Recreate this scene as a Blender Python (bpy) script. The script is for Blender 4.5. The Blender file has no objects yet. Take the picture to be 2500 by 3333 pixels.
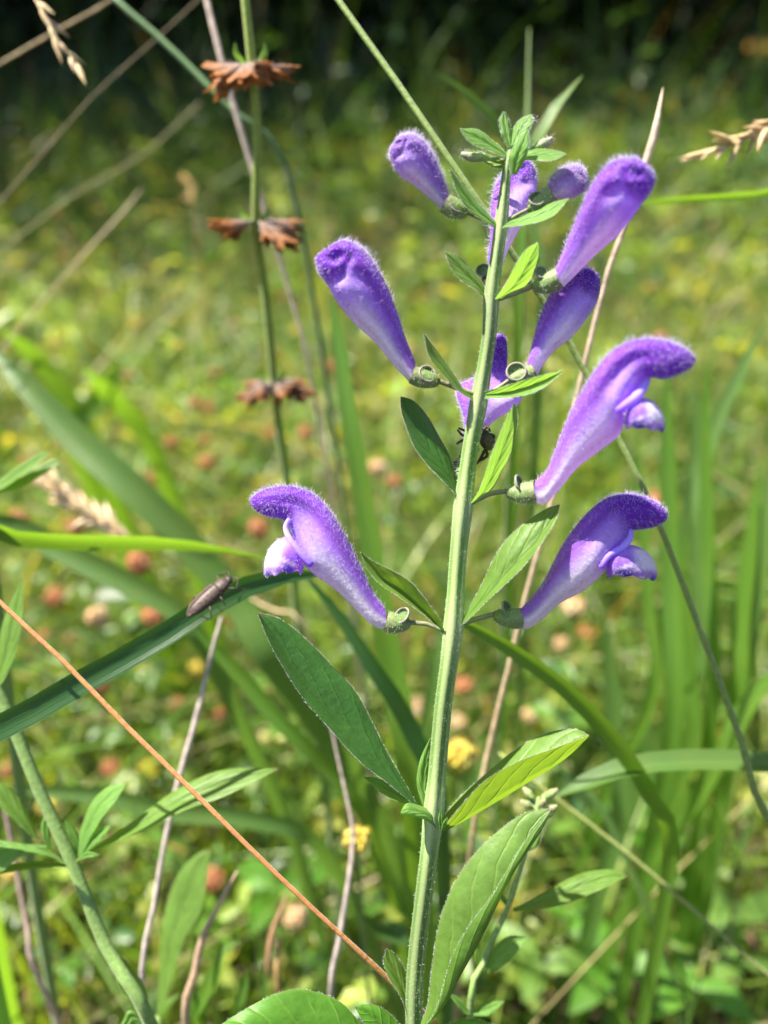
import bpy, math, random
import numpy as np
from mathutils import Vector, Matrix

random.seed(7)
rng = np.random.default_rng(7)
scene = bpy.context.scene
col = scene.collection

# ------------------------------------------------------------------ camera
CAM_H, PITCH, FPX, D0 = 0.30, math.radians(24), 2600.0, 0.100
cd = bpy.data.cameras.new('camera')
cam = bpy.data.objects.new('camera', cd)
col.objects.link(cam)
cam.location = (0, 0, CAM_H)
cam.rotation_euler = (math.radians(90) - PITCH, 0, 0)
cd.sensor_fit = 'HORIZONTAL'
cd.sensor_width = 36.0
cd.lens = FPX / 2500 * 36
cd.clip_start = 0.005
cd.clip_end = 500
cd.dof.use_dof = True
cd.dof.focus_distance = 0.101
cd.dof.aperture_fstop = cd.lens / 2.35
scene.camera = cam

# ------------------------------------------------------------------ sky, sun, exposure
S = Vector((-0.46, 0.02, 0.88)).normalized()          # direction towards the sun
world = bpy.data.worlds.new('World')
scene.world = world
world.use_nodes = True
wn = world.node_tree.nodes
sky = wn.new('ShaderNodeTexSky')
sky.sky_type = 'NISHITA'
sky.sun_disc = False
sky.sun_elevation = math.asin(S.z)
sky.sun_rotation = math.atan2(S.x, S.y)
world.node_tree.links.new(sky.outputs[0], wn['Background'].inputs[0])
wn['Background'].inputs[1].default_value = 0.068
sd = bpy.data.lights.new('sun', 'SUN')
sun = bpy.data.objects.new('sun', sd)
col.objects.link(sun)
sd.energy = 5.0
sd.angle = math.radians(0.53)
sd.color = (1.0, 0.93, 0.80)
sun.rotation_euler = (-S).to_track_quat('-Z', 'Y').to_euler()
sun.location = (-3, 3, 6)
scene.view_settings.view_transform = 'Standard'
scene.view_settings.look = 'None'
scene.view_settings.gamma = 1
scene.view_settings.exposure = 1.75
scene.view_settings.use_curve_mapping = False
scene.cycles.use_denoising = True
scene.cycles.max_bounces = 8
scene.cycles.diffuse_bounces = 4
scene.cycles.glossy_bounces = 2
scene.cycles.transmission_bounces = 5
scene.cycles.caustics_reflective = False
scene.cycles.caustics_refractive = False

# ------------------------------------------------------------------ pixel helpers
UPV = np.array((0, math.sin(PITCH), math.cos(PITCH)))
FWD = np.array((0, math.cos(PITCH), -math.sin(PITCH)))
RGT = np.array((1.0, 0, 0))
C0 = np.array((0, 0, CAM_H))
PX = D0 / FPX                                          # one photo pixel in metres on the plant


def W(px, py, d):
    """photo pixel + distance along the lens axis -> world point"""
    return C0 + RGT * ((px - 1250) / FPX * d) - UPV * ((py - 1666.5) / FPX * d) + FWD * d


def DP(py, z=0.0):
    """distance of the main plant: leans a little towards the lens at its top"""
    return D0 + (py - 2200) / FPX * D0 * 0.07 + z * PX


def WP(px, py, z=0.0):
    return W(px, py, DP(py, z))


REG = {'R1': (950, 300, .8439), 'R2': (750, 1000, .4972), 'R3': (1450, 1000, .5425), 'R4': (750, 1900, .8137),
       'R5': (0, 1300, .6028), 'R6': (0, 2200, .6631), 'R7': (0, 0, .7233), 'R8': (1600, 1900, .648),
       'FU': (0, 0, 1.507), 'S': (0, 0, 1.0)}


def T(r, pts):
    ox, oy, s = REG[r]
    return np.array([(ox + p[0] * s, oy + p[1] * s) for p in pts], float)


def cr(pts, n):
    """Catmull-Rom through the points, n samples uniform in index"""
    p = np.asarray(pts, float)
    if p.ndim == 1:
        p = p[:, None]
    m = len(p)
    t = np.linspace(0, m - 1, n)
    i = np.clip(t.astype(int), 0, m - 2)
    f = (t - i)[:, None]
    q = np.vstack([2 * p[0] - p[1], p, 2 * p[-1] - p[-2]])
    a, b, c, d = q[i], q[i + 1], q[i + 2], q[i + 3]
    return 0.5 * (2 * b + (c - a) * f + (2 * a - 5 * b + 4 * c - d) * f ** 2 + (3 * b - a - 3 * c + d) * f ** 3)


def crl(pts, n):
    """resampled evenly by length"""
    q = cr(pts, max(60, 4 * n))
    s = np.r_[0, np.cumsum(np.linalg.norm(np.diff(q, axis=0), axis=1))]
    u = np.linspace(0, s[-1], n)
    return np.stack([np.interp(u, s, q[:, k]) for k in range(q.shape[1])], 1)


def sm(a, b, x):
    t = np.clip((x - a) / (b - a), 0, 1)
    return t * t * (3 - 2 * t)


# ------------------------------------------------------------------ object helpers
class M:
    """vertices, faces, uv and colour collected for one mesh"""
    def __init__(s):
        s.v, s.f, s.uv, s.c, s.n = [], [], [], [], 0

    def add(s, v, f, uv=None, c=None):
        v = np.asarray(v, float)
        s.v.append(v)
        s.f.append(np.asarray(f, int) + s.n)
        s.uv.append(np.zeros((len(v), 2)) if uv is None else uv)
        if c is None:
            c = (1, 1, 1)
        c = np.asarray(c, float)
        s.c.append(np.broadcast_to(c, (len(v), 3)))
        s.n += len(v)
        return s

    def data(s, name, origin=(0, 0, 0), smooth=True):
        v = np.vstack(s.v) - np.asarray(origin)
        me = bpy.data.meshes.new(name)
        nl = sum(x.size for x in s.f)
        nf = sum(len(x) for x in s.f)
        loops = np.concatenate([x.ravel() for x in s.f])
        tot = np.concatenate([np.full(len(x), x.shape[1]) for x in s.f])
        start = np.r_[0, np.cumsum(tot)[:-1]]
        me.vertices.add(len(v))
        me.vertices.foreach_set('co', v.ravel())
        me.loops.add(nl)
        me.loops.foreach_set('vertex_index', loops.astype(np.int32))
        me.polygons.add(nf)
        me.polygons.foreach_set('loop_start', start.astype(np.int32))
        me.update(calc_edges=True)
        uv = np.vstack(s.uv)[loops]
        l = me.uv_layers.new(name='UVMap')
        l.data.foreach_set('uv', uv.ravel())
        c = np.vstack(s.c)
        a = me.color_attributes.new('Col', 'FLOAT_COLOR', 'POINT')
        a.data.foreach_set('color', np.hstack([c, np.ones((len(c), 1))]).ravel())
        if smooth:
            me.polygons.foreach_set('use_smooth', np.ones(nf, bool))
        me.update()
        return me

    def build(s, name, mat, parent=None, origin=None, smooth=True):
        if origin is None:
            origin = base_of(parent) if parent else (0, 0, 0)
        o = bpy.data.objects.new(name, s.data(name, origin, smooth))
        o.data.materials.append(mat)
        col.objects.link(o)
        if parent:
            o.parent = parent
        else:
            o.location = origin
        return o


def base_of(o):
    while o.parent:
        o = o.parent
    return np.array(o.location)


def tag(o, label, cat, group=None):
    o['label'] = label
    o['category'] = cat
    if group:
        o['group'] = group
    return o


def thing(name, label, cat, loc, group=None):
    o = bpy.data.objects.new(name, None)
    o.empty_display_size = 0.01
    col.objects.link(o)
    o.location = [float(x) for x in loc]
    return tag(o, label, cat, group)


def kind(o, k):
    o['kind'] = k
    return o


def gfaces(nu, nv, close=False):
    """quads for a grid of nu rows and nv columns"""
    i = np.arange(nu - 1)[:, None]
    j = np.arange(nv if close else nv - 1)[None, :]
    k = (j + 1) % nv
    return np.stack([i * nv + j, i * nv + k, (i + 1) * nv + k, (i + 1) * nv + j], -1).reshape(-1, 4)


def unit(v):
    return v / (np.linalg.norm(v, axis=-1, keepdims=True) + 1e-12)


def frames(p):
    t = unit(np.gradient(p, axis=0))
    ref = np.array((0.0, 0, 1)) if abs(t[0][2]) < .9 else np.array((1.0, 0, 0))
    a = unit(np.cross(t[0], ref))
    A = []
    for k in range(len(p)):
        a = unit(a - t[k] * (a @ t[k]))
        A.append(a)
    A = np.array(A)
    return t, A, np.cross(t, A)


def tube(m, pts, rad, seg=8, square=0.0, c=None, n=None, capend=True, rot=0.0, jit=0.0):
    p = np.asarray(pts, float)
    r = np.asarray(rad, float)
    if r.ndim == 0:
        r = np.full(len(p), float(r))
    if n:
        r = np.interp(np.linspace(0, 1, n), np.linspace(0, 1, len(r)), r)
        p = crl(p, n)
    if jit:
        p = p + rng.normal(0, jit, p.shape)
    if capend:
        e0, e1 = p[0] - unit(p[1] - p[0]) * r[0] * .4, p[-1] + unit(p[-1] - p[-2]) * r[-1] * .5
        p = np.vstack([e0, p, e1])
        r = np.r_[r[0] * .02, r, r[-1] * .02]
    t, a, b = frames(p)
    ph = np.linspace(0, 2 * np.pi, seg, endpoint=False)
    pr = 1 + square * np.cos(4 * (ph + rot))
    ring = (a[:, None] * (np.cos(ph) * pr)[None, :, None] + b[:, None] * (np.sin(ph) * pr)[None, :, None]) * r[:, None, None]
    v = (p[:, None] + ring).reshape(-1, 3)
    uv = np.stack(np.meshgrid(np.linspace(0, 1, len(p)), ph / (2 * np.pi), indexing='ij')[::-1], -1).reshape(-1, 2)
    if c is not None:
        c = np.asarray(c, float)
        if c.ndim == 2:
            c = np.stack([np.interp(np.linspace(0, 1, len(p)), np.linspace(0, 1, len(c)), c[:, k]) for k in range(3)], 1)
            c = np.repeat(c, seg, axis=0)
    m.add(v, gfaces(len(p), seg, True), uv, c)
    return p


def ell(m, cen, ax, ay, az, nu=10, nv=14, c=None):
    """ellipsoid with three axis vectors"""
    th = np.linspace(0.02, np.pi - .02, nu)[:, None]
    ph = np.linspace(0, 2 * np.pi, nv, endpoint=False)[None, :]
    v = (np.asarray(cen) + np.asarray(ax) * (np.cos(th) + 0 * ph)[..., None] + np.asarray(ay) * (np.sin(th) * np.cos(ph))[..., None]
         + np.asarray(az) * (np.sin(th) * np.sin(ph))[..., None])
    m.add(v.reshape(-1, 3), gfaces(nu, nv, True), None, c)


# ------------------------------------------------------------------ materials
def nt(name):
    mt = bpy.data.materials.new(name)
    mt.use_nodes = True
    n = mt.node_tree
    for x in list(n.nodes):
        n.nodes.remove(x)
    return mt, n


def lk(n, a, b):
    n.links.new(a, b)


def mth(n, op, a, b=None, c=None):
    x = n.nodes.new('ShaderNodeMath')
    x.operation = op
    for i, v in enumerate((a, b, c)):
        if v is None:
            continue
        if isinstance(v, (int, float)):
            x.inputs[i].default_value = v
        else:
            lk(n, v, x.inputs[i])
    return x.outputs[0]


def noise(n, scale, detail=3, vec=None, rough=.55):
    x = n.nodes.new('ShaderNodeTexNoise')
    x.inputs['Scale'].default_value = scale
    x.inputs['Detail'].default_value = detail
    x.inputs['Roughness'].default_value = rough
    if vec is None:
        g = n.nodes.new('ShaderNodeNewGeometry')
        vec = g.outputs['Position']
    lk(n, vec, x.inputs['Vector'])
    return x.outputs[0]


def mix(n, f, a, b, mode='MIX'):
    x = n.nodes.new('ShaderNodeMix')
    x.data_type = 'RGBA'
    x.blend_type = mode
    for s, v in ((x.inputs[0], f), (x.inputs[6], a), (x.inputs[7], b)):
        if isinstance(v, (int, float)):
            s.default_value = v
        elif isinstance(v, tuple):
            s.default_value = (*v, 1)
        else:
            lk(n, v, s)
    return x.outputs[2]


def rng_(n, v, a, b, c, d):
    x = n.nodes.new('ShaderNodeMapRange')
    lk(n, v, x.inputs[0])
    for i, k in enumerate((a, b, c, d)):
        x.inputs[i + 1].default_value = k
    return x.outputs[0]


def attr(n, name='Col'):
    x = n.nodes.new('ShaderNodeAttribute')
    x.attribute_name = name
    return x.outputs['Color']


def finish(n, color, rough=.5, spec=.4, trans=0.0, tcol=None, height=None, bdist=.0005, bstr=.5, sheen=0, sss=None):
    out = n.nodes.new('ShaderNodeOutputMaterial')
    p = n.nodes.new('ShaderNodeBsdfPrincipled')
    if isinstance(color, tuple):
        p.inputs['Base Color'].default_value = (*color, 1)
    else:
        lk(n, color, p.inputs['Base Color'])
    p.inputs['Specular IOR Level'].default_value = spec
    if isinstance(rough, (int, float)):
        p.inputs['Roughness'].default_value = rough
    else:
        lk(n, rough, p.inputs['Roughness'])
    if sheen:
        p.inputs['Sheen Weight'].default_value = sheen
        p.inputs['Sheen Roughness'].default_value = .4
    nrm = None
    if height is not None:
        b = n.nodes.new('ShaderNodeBump')
        b.inputs['Strength'].default_value = bstr
        b.inputs['Distance'].default_value = bdist
        lk(n, height, b.inputs['Height'])
        nrm = b.outputs[0]
        lk(n, nrm, p.inputs['Normal'])
    if trans > 0:
        t = n.nodes.new('ShaderNodeBsdfTranslucent')
        if isinstance(tcol, tuple):
            t.inputs[0].default_value = (*tcol, 1)
        else:
            lk(n, tcol if tcol is not None else color, t.inputs[0])
        if nrm:
            lk(n, nrm, t.inputs['Normal'])
        x = n.nodes.new('ShaderNodeMixShader')
        x.inputs[0].default_value = trans
        lk(n, p.outputs[0], x.inputs[1])
        lk(n, t.outputs[0], x.inputs[2])
        lk(n, x.outputs[0], out.inputs[0])
    else:
        lk(n, p.outputs[0], out.inputs[0])


def mat_leaf(name, base, tcol, trans=.42, rough=.48, spec=.45, veins=5.0, vslope=2.0, nscale=900, vstr=.35, net=False):
    """leaf with a midrib, side veins and mottling; uv.x runs across (0.5 = midrib), uv.y from base to tip"""
    mt, n = nt(name)
    uvn = n.nodes.new('ShaderNodeUVMap')
    sp = n.nodes.new('ShaderNodeSeparateXYZ')
    lk(n, uvn.outputs[0], sp.inputs[0])
    u = mth(n, 'ABSOLUTE', mth(n, 'MULTIPLY', mth(n, 'SUBTRACT', sp.outputs[0], .5), 2.0))
    side = mth(n, 'GREATER_THAN', sp.outputs[0], .5)
    wob = mth(n, 'MULTIPLY', noise(n, 350, 2), .5)
    ph = mth(n, 'ADD', mth(n, 'ADD', mth(n, 'SUBTRACT', mth(n, 'MULTIPLY', sp.outputs[1], veins), mth(n, 'MULTIPLY', u, vslope)), mth(n, 'MULTIPLY', side, .37)), wob)
    sv = mth(n, 'POWER', mth(n, 'ABSOLUTE', mth(n, 'COSINE', mth(n, 'MULTIPLY', ph, math.pi))), 60)
    sv = mth(n, 'MULTIPLY', sv, rng_(n, u, .75, 1.0, 1, 0))
    mid = rng_(n, u, .0, .05, 1, 0)
    vein = mth(n, 'MAXIMUM', mth(n, 'MULTIPLY', sv, .6), mid)
    quilt = mth(n, 'ABSOLUTE', mth(n, 'SINE', mth(n, 'MULTIPLY', ph, math.pi)))
    n1 = noise(n, nscale, 4)
    n2 = noise(n, nscale * .18, 3)
    c = mix(n, rng_(n, n2, .3, .7, 0, 1), tuple(x * .75 for x in base), tuple(x * 1.3 for x in base))
    c = mix(n, rng_(n, n1, .35, .75, 0, .5), c, tuple(x * 1.5 + .01 for x in base))
    c = mix(n, mth(n, 'MULTIPLY', vein, vstr), c, (base[0] * 2.2 + .05, base[1] * 1.6 + .08, base[2] * 2 + .02))
    c = mix(n, rng_(n, sp.outputs[1], .965, 1.0, 0, .8), c, (.13, .045, .06))
    edge = rng_(n, u, .93, 1.0, 0, .45)
    c = mix(n, edge, c, (base[0] * 1.8 + .06, base[1] * 1.3 + .05, base[2] * 1.8 + .03))
    t = mix(n, mth(n, 'MULTIPLY', vein, .35), tcol, tuple(x * .7 for x in tcol))
    t = mix(n, rng_(n, n2, .3, .7, 0, .5), t, tuple(x * .7 for x in tcol))
    h = mth(n, 'ADD', mth(n, 'SUBTRACT', mth(n, 'MULTIPLY', mth(n, 'POWER', quilt, .5), .5), mth(n, 'MULTIPLY', vein, .5)), mth(n, 'MULTIPLY', n1, .8))
    finish(n, c, rough, spec, trans, t, h, .00016, .8, sheen=.02)
    return mt


def mat_blade(name, base, tcol, trans=.4, rough=.36, spec=.5, ribs=14):
    mt, n = nt(name)
    uvn = n.nodes.new('ShaderNodeUVMap')
    sp = n.nodes.new('ShaderNodeSeparateXYZ')
    lk(n, uvn.outputs[0], sp.inputs[0])
    cb = n.nodes.new('ShaderNodeCombineXYZ')
    lk(n, mth(n, 'MULTIPLY', sp.outputs[0], ribs), cb.inputs[0])
    lk(n, mth(n, 'MULTIPLY', sp.outputs[1], 1.3), cb.inputs[1])
    st = noise(n, 1.0, 3, cb.outputs[0])
    big = noise(n, 90, 3)
    mid = rng_(n, mth(n, 'ABSOLUTE', mth(n, 'SUBTRACT', sp.outputs[0], .5)), 0, .03, 1, 0)
    c = mix(n, rng_(n, st, .3, .7, 0, 1), tuple(x * .75 for x in base), tuple(x * 1.3 for x in base))
    c = mix(n, rng_(n, big, .4, .75, 0, .35), c, (base[0] * 1.7 + .02, base[1] * 1.2, base[2]))
    c = mix(n, mth(n, 'MULTIPLY', mid, .3), c, tuple(x * 1.8 + .03 for x in base))
    t = mix(n, rng_(n, st, .3, .7, 0, .6), tcol, tuple(x * .6 for x in tcol))
    finish(n, c, rough, spec, trans, t, st, .0003, .6)
    return mt


def mat_col(name, rough=.5, spec=.35, trans=.0, tmul=(1, 1, 1), nscale=400, var=.35, sheen=0, bump=.0002):
    """colour from the mesh attribute with mottling"""
    mt, n = nt(name)
    a = attr(n)
    n1 = noise(n, nscale, 4)
    c = mix(n, rng_(n, n1, .3, .7, 0, 1), mix(n, 1.0, a, (1 - var,) * 3, 'MULTIPLY'), mix(n, 1.0, a, (1 + var,) * 3, 'MULTIPLY'))
    t = mix(n, 1.0, c, tmul, 'MULTIPLY')
    finish(n, c, rough, spec, trans, t, n1, bump, .6, sheen=sheen)
    return mt


MAT = {}
MAT['leaf'] = mat_leaf('skullcap_leaf', (.100, .192, .032), (.38, .60, .03))
MAT['leaf_dark'] = mat_leaf('skullcap_leaf_mature', (.030, .098, .014), (.16, .36, .015), trans=.34, rough=.42, nscale=1500, vstr=.2)
MAT['leaf_young'] = mat_leaf('skullcap_young_leaf', (.12, .25, .05), (.36, .66, .07), trans=.45, rough=.55)
MAT['broad'] = mat_leaf('broad_leaf', (.075, .20, .018), (.26, .58, .02), trans=.45, veins=9, vslope=1.2, vstr=.5)
MAT['blade'] = mat_blade('grass_blade', (.085, .185, .025), (.34, .62, .03), trans=.46)
MAT['blade_dark'] = mat_blade('grass_blade_dark', (.022, .078, .018), (.10, .30, .02), trans=.3, rough=.33, spec=.5)
MAT['blade_blue'] = mat_blade('grass_blade_blue', (.080, .160, .036), (.24, .46, .05), trans=.42, rough=.36)
MAT['straw'] = mat_blade('dry_straw', (.40, .31, .20), (.45, .36, .2), trans=.2, rough=.6, spec=.2, ribs=6)
MAT['stem'] = mat_col('plant_stem', .5, .35, .12, (1.3, 1.2, .7), 1500, .22, .25)
MAT['petal'] = mat_col('petal', .55, .25, .42, (1.5, 1.15, 1.35), 2200, .14, .25, .0001)
MAT['main_stem'] = mat_col('skullcap_stem', .5, .35, .15, (1.3, 1.2, .7), 2600, .07, .25, .00005)
MAT['fuzz'] = mat_col('fuzz', .5, .3, .5, (1, 1, 1), 50, .02)
MAT['veg'] = mat_col('meadow_foliage', .40, .5, .42, (2.5, 2.1, .6), 60, .3)
MAT['dry'] = mat_col('dry_plant', .7, .2, .25, (1.2, 1.1, .9), 700, .35)
MAT['shell'] = mat_col('beetle_shell', .5, .35, 0, (1, 1, 1), 2600, .5, 0, .00012)
MAT['bark'] = mat_col('bark', .85, .2, 0, (1, 1, 1), 30, .5, 0, .01)
mt, n = nt('soil')
a, b = noise(n, 60, 6), noise(n, 7, 4)
c_ = mix(n, rng_(n, a, .35, .7, 0, 1), (.018, .012, .008), (.10, .072, .045))
c_ = mix(n, rng_(n, b, .4, .65, 0, .7), c_, (.045, .055, .02))
finish(n, c_, .9, .15, 0, None, a, .006, 1.0)
MAT['soil'] = mt

GREEN = (.10, .20, .045)


# ------------------------------------------------------------------ leaf, blade, hair builders
def leaf(parent, name, r, ea, eb, mid=None, z0=0, z1=0, zm=0, za=0, zb=0, mat='leaf', dfn=None, n=26, wave=3.0, label=None, hairs=0):
    """loft between the two traced margins and the midrib (base to tip); z in plant pixels, + is away from the lens"""
    dfn = dfn or DP
    k = 5
    A, B = crl(T(r, ea), n), crl(T(r, eb), n)
    C = crl(T(r, mid), n) if mid is not None else (A + B) / 2
    v = np.linspace(0, 1, n)
    env = np.sin(np.pi * np.clip(v * .96 + .02, 0, 1)) ** .7
    dm = z0 + (z1 - z0) * v + zm * np.sin(np.pi * v)
    ph = rng.uniform(0, 6, 4)
    rows = []
    us = np.linspace(-1, 1, 2 * k + 1)
    for u in us:
        f = abs(u)
        E, ze = (A, za) if u < 0 else (B, zb)
        q = C + (E - C) * f
        wv = wave * env * f ** 2 * (np.sin(v * 11 + ph[0] + 2 * np.sign(u)) + .6 * np.sin(v * 23 + ph[1]))
        d = dm + ze * env * (f ** 1.3) + wv - 10 * env * np.sin(np.pi * f) * .8
        rows.append(np.array([W(x, y, dfn(y, zz)) for (x, y), zz in zip(q, d)]))
    V = np.stack(rows, 1)
    uv = np.stack(np.meshgrid(v, (us + 1) / 2, indexing='ij')[::-1], -1).reshape(-1, 2)
    m = M().add(V.reshape(-1, 3), gfaces(n, 2 * k + 1), uv)
    o = m.build(name, MAT[mat], parent)
    if label:
        o['label'] = label
    if hairs:
        hairs = int(hairs * 1.6)
        h = M()
        for col_ in (0, -1):
            P = V[:, col_]
            out = unit(P - V[:, k])
            idx = rng.uniform(0, n - 1.01, hairs)
            i = idx.astype(int)
            f = (idx - i)[:, None]
            p = P[i] * (1 - f) + P[i + 1] * f
            dirs = unit(out[i] + rng.normal(0, .45, (hairs, 3)))
            hair_mesh(h, p, dirs, rng.uniform(3, 8, hairs) * PX, .27 * PX)
        ho = h.build('leaf_hairs', MAT['fuzz'], o)
        kind(ho, 'stuff')
    return o


def hair_mesh(m, p, d, ln, w, c=(.86, .84, .92), bend=.35):
    """thin three-sided tapering hairs"""
    N = len(p)
    ref = unit(rng.normal(0, 1, (N, 3)))
    a = unit(np.cross(d, ref))
    b = np.cross(d, a)
    ln = np.asarray(ln)[:, None]
    mid = p + d * ln * .55
    tip = p + d * ln + (a * rng.normal(0, bend, (N, 1)) + b * rng.normal(0, bend, (N, 1)) + np.array((0, 0, -.15))) * ln
    w3 = []
    for base, ww in ((p, w), (mid, w * .75)):
        for k in range(3):
            an = 2 * math.pi * k / 3
            w3.append(base + (a * math.cos(an) + b * math.sin(an)) * ww)
    v = np.stack(w3 + [tip], 1).reshape(-1, 3)
    o = (np.arange(N) * 7)[:, None]
    q = np.vstack([o + np.array([[k, (k + 1) % 3, 3 + (k + 1) % 3, 3 + k]]) for k in range(3)])
    t = np.vstack([o + np.array([[3 + k, 3 + (k + 1) % 3, 6]]) for k in range(3)])
    m.v.append(v)
    m.f.append(q + m.n)
    m.f.append(t + m.n)
    m.uv.append(np.zeros((len(v), 2)))
    m.c.append(np.broadcast_to(np.asarray(c), (len(v), 3)))
    m.n += len(v)


def sample(V, F, N, wf=None):
    """points and normals spread over quads by area"""
    a, b, c, d = (V[F[:, k]] for k in range(4))
    nr = np.cross(c - a, d - b)
    ar = np.linalg.norm(nr, axis=1)
    w = ar * (wf if wf is not None else 1)
    i = rng.choice(len(F), N, p=w / w.sum())
    s, t = rng.random((N, 1)), rng.random((N, 1))
    p = (a[i] * (1 - s) + b[i] * s) * (1 - t) + (d[i] * (1 - s) + c[i] * s) * t
    return p, unit(nr[i]), i


def blade_mesh(m, P, wid, roll=0.0, fold=.25, n=30, c=None, twist=0.0):
    """P: world points root to tip, wid: full widths in metres along it"""
    p = crl(P, n)
    w = np.interp(np.linspace(0, 1, n), np.linspace(0, 1, len(wid)), wid) / 2
    t = unit(np.gradient(p, axis=0))
    view = unit(p - C0)
    s = unit(np.cross(t, view))
    nn = np.cross(s, t)
    an = roll + twist * np.linspace(0, 1, n)
    ca, sa = np.cos(an)[:, None], np.sin(an)[:, None]
    s2, n2 = s * ca + nn * sa, nn * ca - s * sa
    us = np.linspace(-1, 1, 7)
    V = np.stack([p + s2 * (w * u)[:, None] + n2 * (w * fold * (1 - abs(u) ** 1.4))[:, None] for u in us], 1)
    uv = np.stack(np.meshgrid(np.linspace(0, 1, n), (us + 1) / 2, indexing='ij')[::-1], -1).reshape(-1, 2)
    m.add(V.reshape(-1, 3), gfaces(n, 7), uv, c)
    return p


def pd(r, pts):
    """traced points with a distance each -> world points"""
    xy = T(r, [(p[0], p[1]) for p in pts])
    return [W(x, y, p[2]) for (x, y), p in zip(xy, pts)]


def to_ground(p, dx=0.0, dy=0.0, k=3):
    """points from p down to the ground, ending upright"""
    g = np.array((p[0] + dx, p[1] + dy, -.004))
    out = []
    for f in np.linspace(0, 1, k + 1)[1:]:
        e = f ** .7
        out.append(np.array((p[0] + dx * e, p[1] + dy * e, p[2] + (g[2] - p[2]) * f)))
    return out


def blade(name, label, r, pts, wpx, mat='blade', root=(0, 0), rootend=True, roll=.3, fold=.25, cat='grass blade', group=None, twist=0.0, k=3):
    """a single grass blade: pts tip to root side; wpx: projected widths in photo pixels"""
    P = pd(r, pts)
    ds = [p[2] for p in pts]
    wid = [w * d / FPX / max(.35, math.cos(roll)) for w, d in zip(np.interp(np.linspace(0, 1, len(pts)), np.linspace(0, 1, len(wpx)), wpx), ds)]
    if rootend:
        g = to_ground(P[-1], *root, k=k)
        wid = wid + [wid[-1]] * (len(g) - 1) + [wid[-1] * .6]
        P = P + g
    m = M()
    # even spacing of widths along the length
    q = np.array(P)
    s = np.r_[0, np.cumsum(np.linalg.norm(np.diff(q, axis=0), axis=1))]
    wid = np.interp(np.linspace(0, s[-1], 40), s, wid)
    p = blade_mesh(m, P[::-1], wid[::-1], roll, fold, 44, None, twist)
    o = m.build(name, MAT[mat], None, p[0])
    return tag(o, label, cat, group)


def stalk(name, label, r, pts, wpx, colors, root=(0, 0), rootend=True, cat='rush', group=None, seg=8, mat='stem', nodes=()):
    P = pd(r, pts)
    ds = [p[2] for p in pts]
    rad = [w * d / FPX / 2 for w, d in zip(np.interp(np.linspace(0, 1, len(pts)), np.linspace(0, 1, len(wpx)), wpx), ds)]
    if rootend:
        g = to_ground(P[-1], *root)
        rad = rad + [rad[-1]] * len(g)
        P = P + g
    q = np.array(P)
    s = np.r_[0, np.cumsum(np.linalg.norm(np.diff(q, axis=0), axis=1))]
    N = 46
    rr = np.interp(np.linspace(0, s[-1], N), s, rad)
    p = crl(P, N)
    p = p + (cr(rng.normal(0, 1, (9, 3)), N)) * .0004 * s[-1] * np.sin(np.linspace(0, math.pi, N))[:, None]
    for f in nodes:
        rr = rr * (1 + .55 * np.exp(-((np.linspace(0, 1, N) - f) / .012) ** 2))
    m = M()
    tube(m, p[::-1], rr[::-1], seg, 0, np.array(colors)[::-1])
    o = m.build(name, MAT[mat], None, p[-1])
    return tag(o, label, cat, group)
# ------------------------------------------------------------------ terrain and the wood behind
def gz(x, y):
    """ground height: nearly flat meadow, rising to a bank under the trees"""
    return .13 * np.clip(y - 1.4, 0, 5) * sm(1.2, 2.4, y) + 0.9 * sm(5.5, 13, y) + 2.6 * sm(9, 24, y) + .012 * np.sin(x * 5.1) * np.sin(y * 4.3) * sm(.4, 1.5, y)


xs = np.concatenate([-np.geomspace(400, 1.0, 26), np.linspace(-.9, .9, 61), np.geomspace(1.0, 400, 26)])
ys = np.concatenate([-np.geomspace(400, .6, 20), np.linspace(-.5, 3, 110), np.geomspace(3.1, 400, 50)])
X, Y = np.meshgrid(xs, ys)
Z = gz(X, Y) + rng.normal(0, .0022, X.shape) * (Y < 3)
m = M().add(np.stack([X, Y, Z], -1).reshape(-1, 3), gfaces(len(ys), len(xs)))
kind(m.build('ground', MAT['soil']), 'structure')


def leaflets(m, p, nrm, dr, ln, wd, c, cup=.18):
    """many two-sided leaflets: 6 points, folded along the midrib"""
    N = len(p)
    nrm = unit(nrm)
    d = unit(dr - nrm * (dr * nrm).sum(1, keepdims=True))
    s = np.cross(nrm, d)
    ln, wd = np.asarray(ln).reshape(-1, 1) * np.ones((N, 1)), np.asarray(wd).reshape(-1, 1) * np.ones((N, 1))
    v = np.stack([p, p + d * ln * .35 + s * wd * .42 + nrm * wd * cup, p + d * ln * .78 + s * wd * .40 + nrm * wd * cup, p + d * ln - nrm * ln * .08,
                  p + d * ln * .78 - s * wd * .40 + nrm * wd * cup, p + d * ln * .35 - s * wd * .42 + nrm * wd * cup], 1).reshape(-1, 3)
    o = (np.arange(N) * 6)[:, None]
    f = np.vstack([o + np.array([[0, 1, 2, 3]]), o + np.array([[0, 3, 4, 5]])])
    m.v.append(v); m.f.append(f + m.n); m.uv.append(np.zeros((len(v), 2))); m.c.append(np.repeat(c, 6, axis=0)); m.n += len(v)


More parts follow.
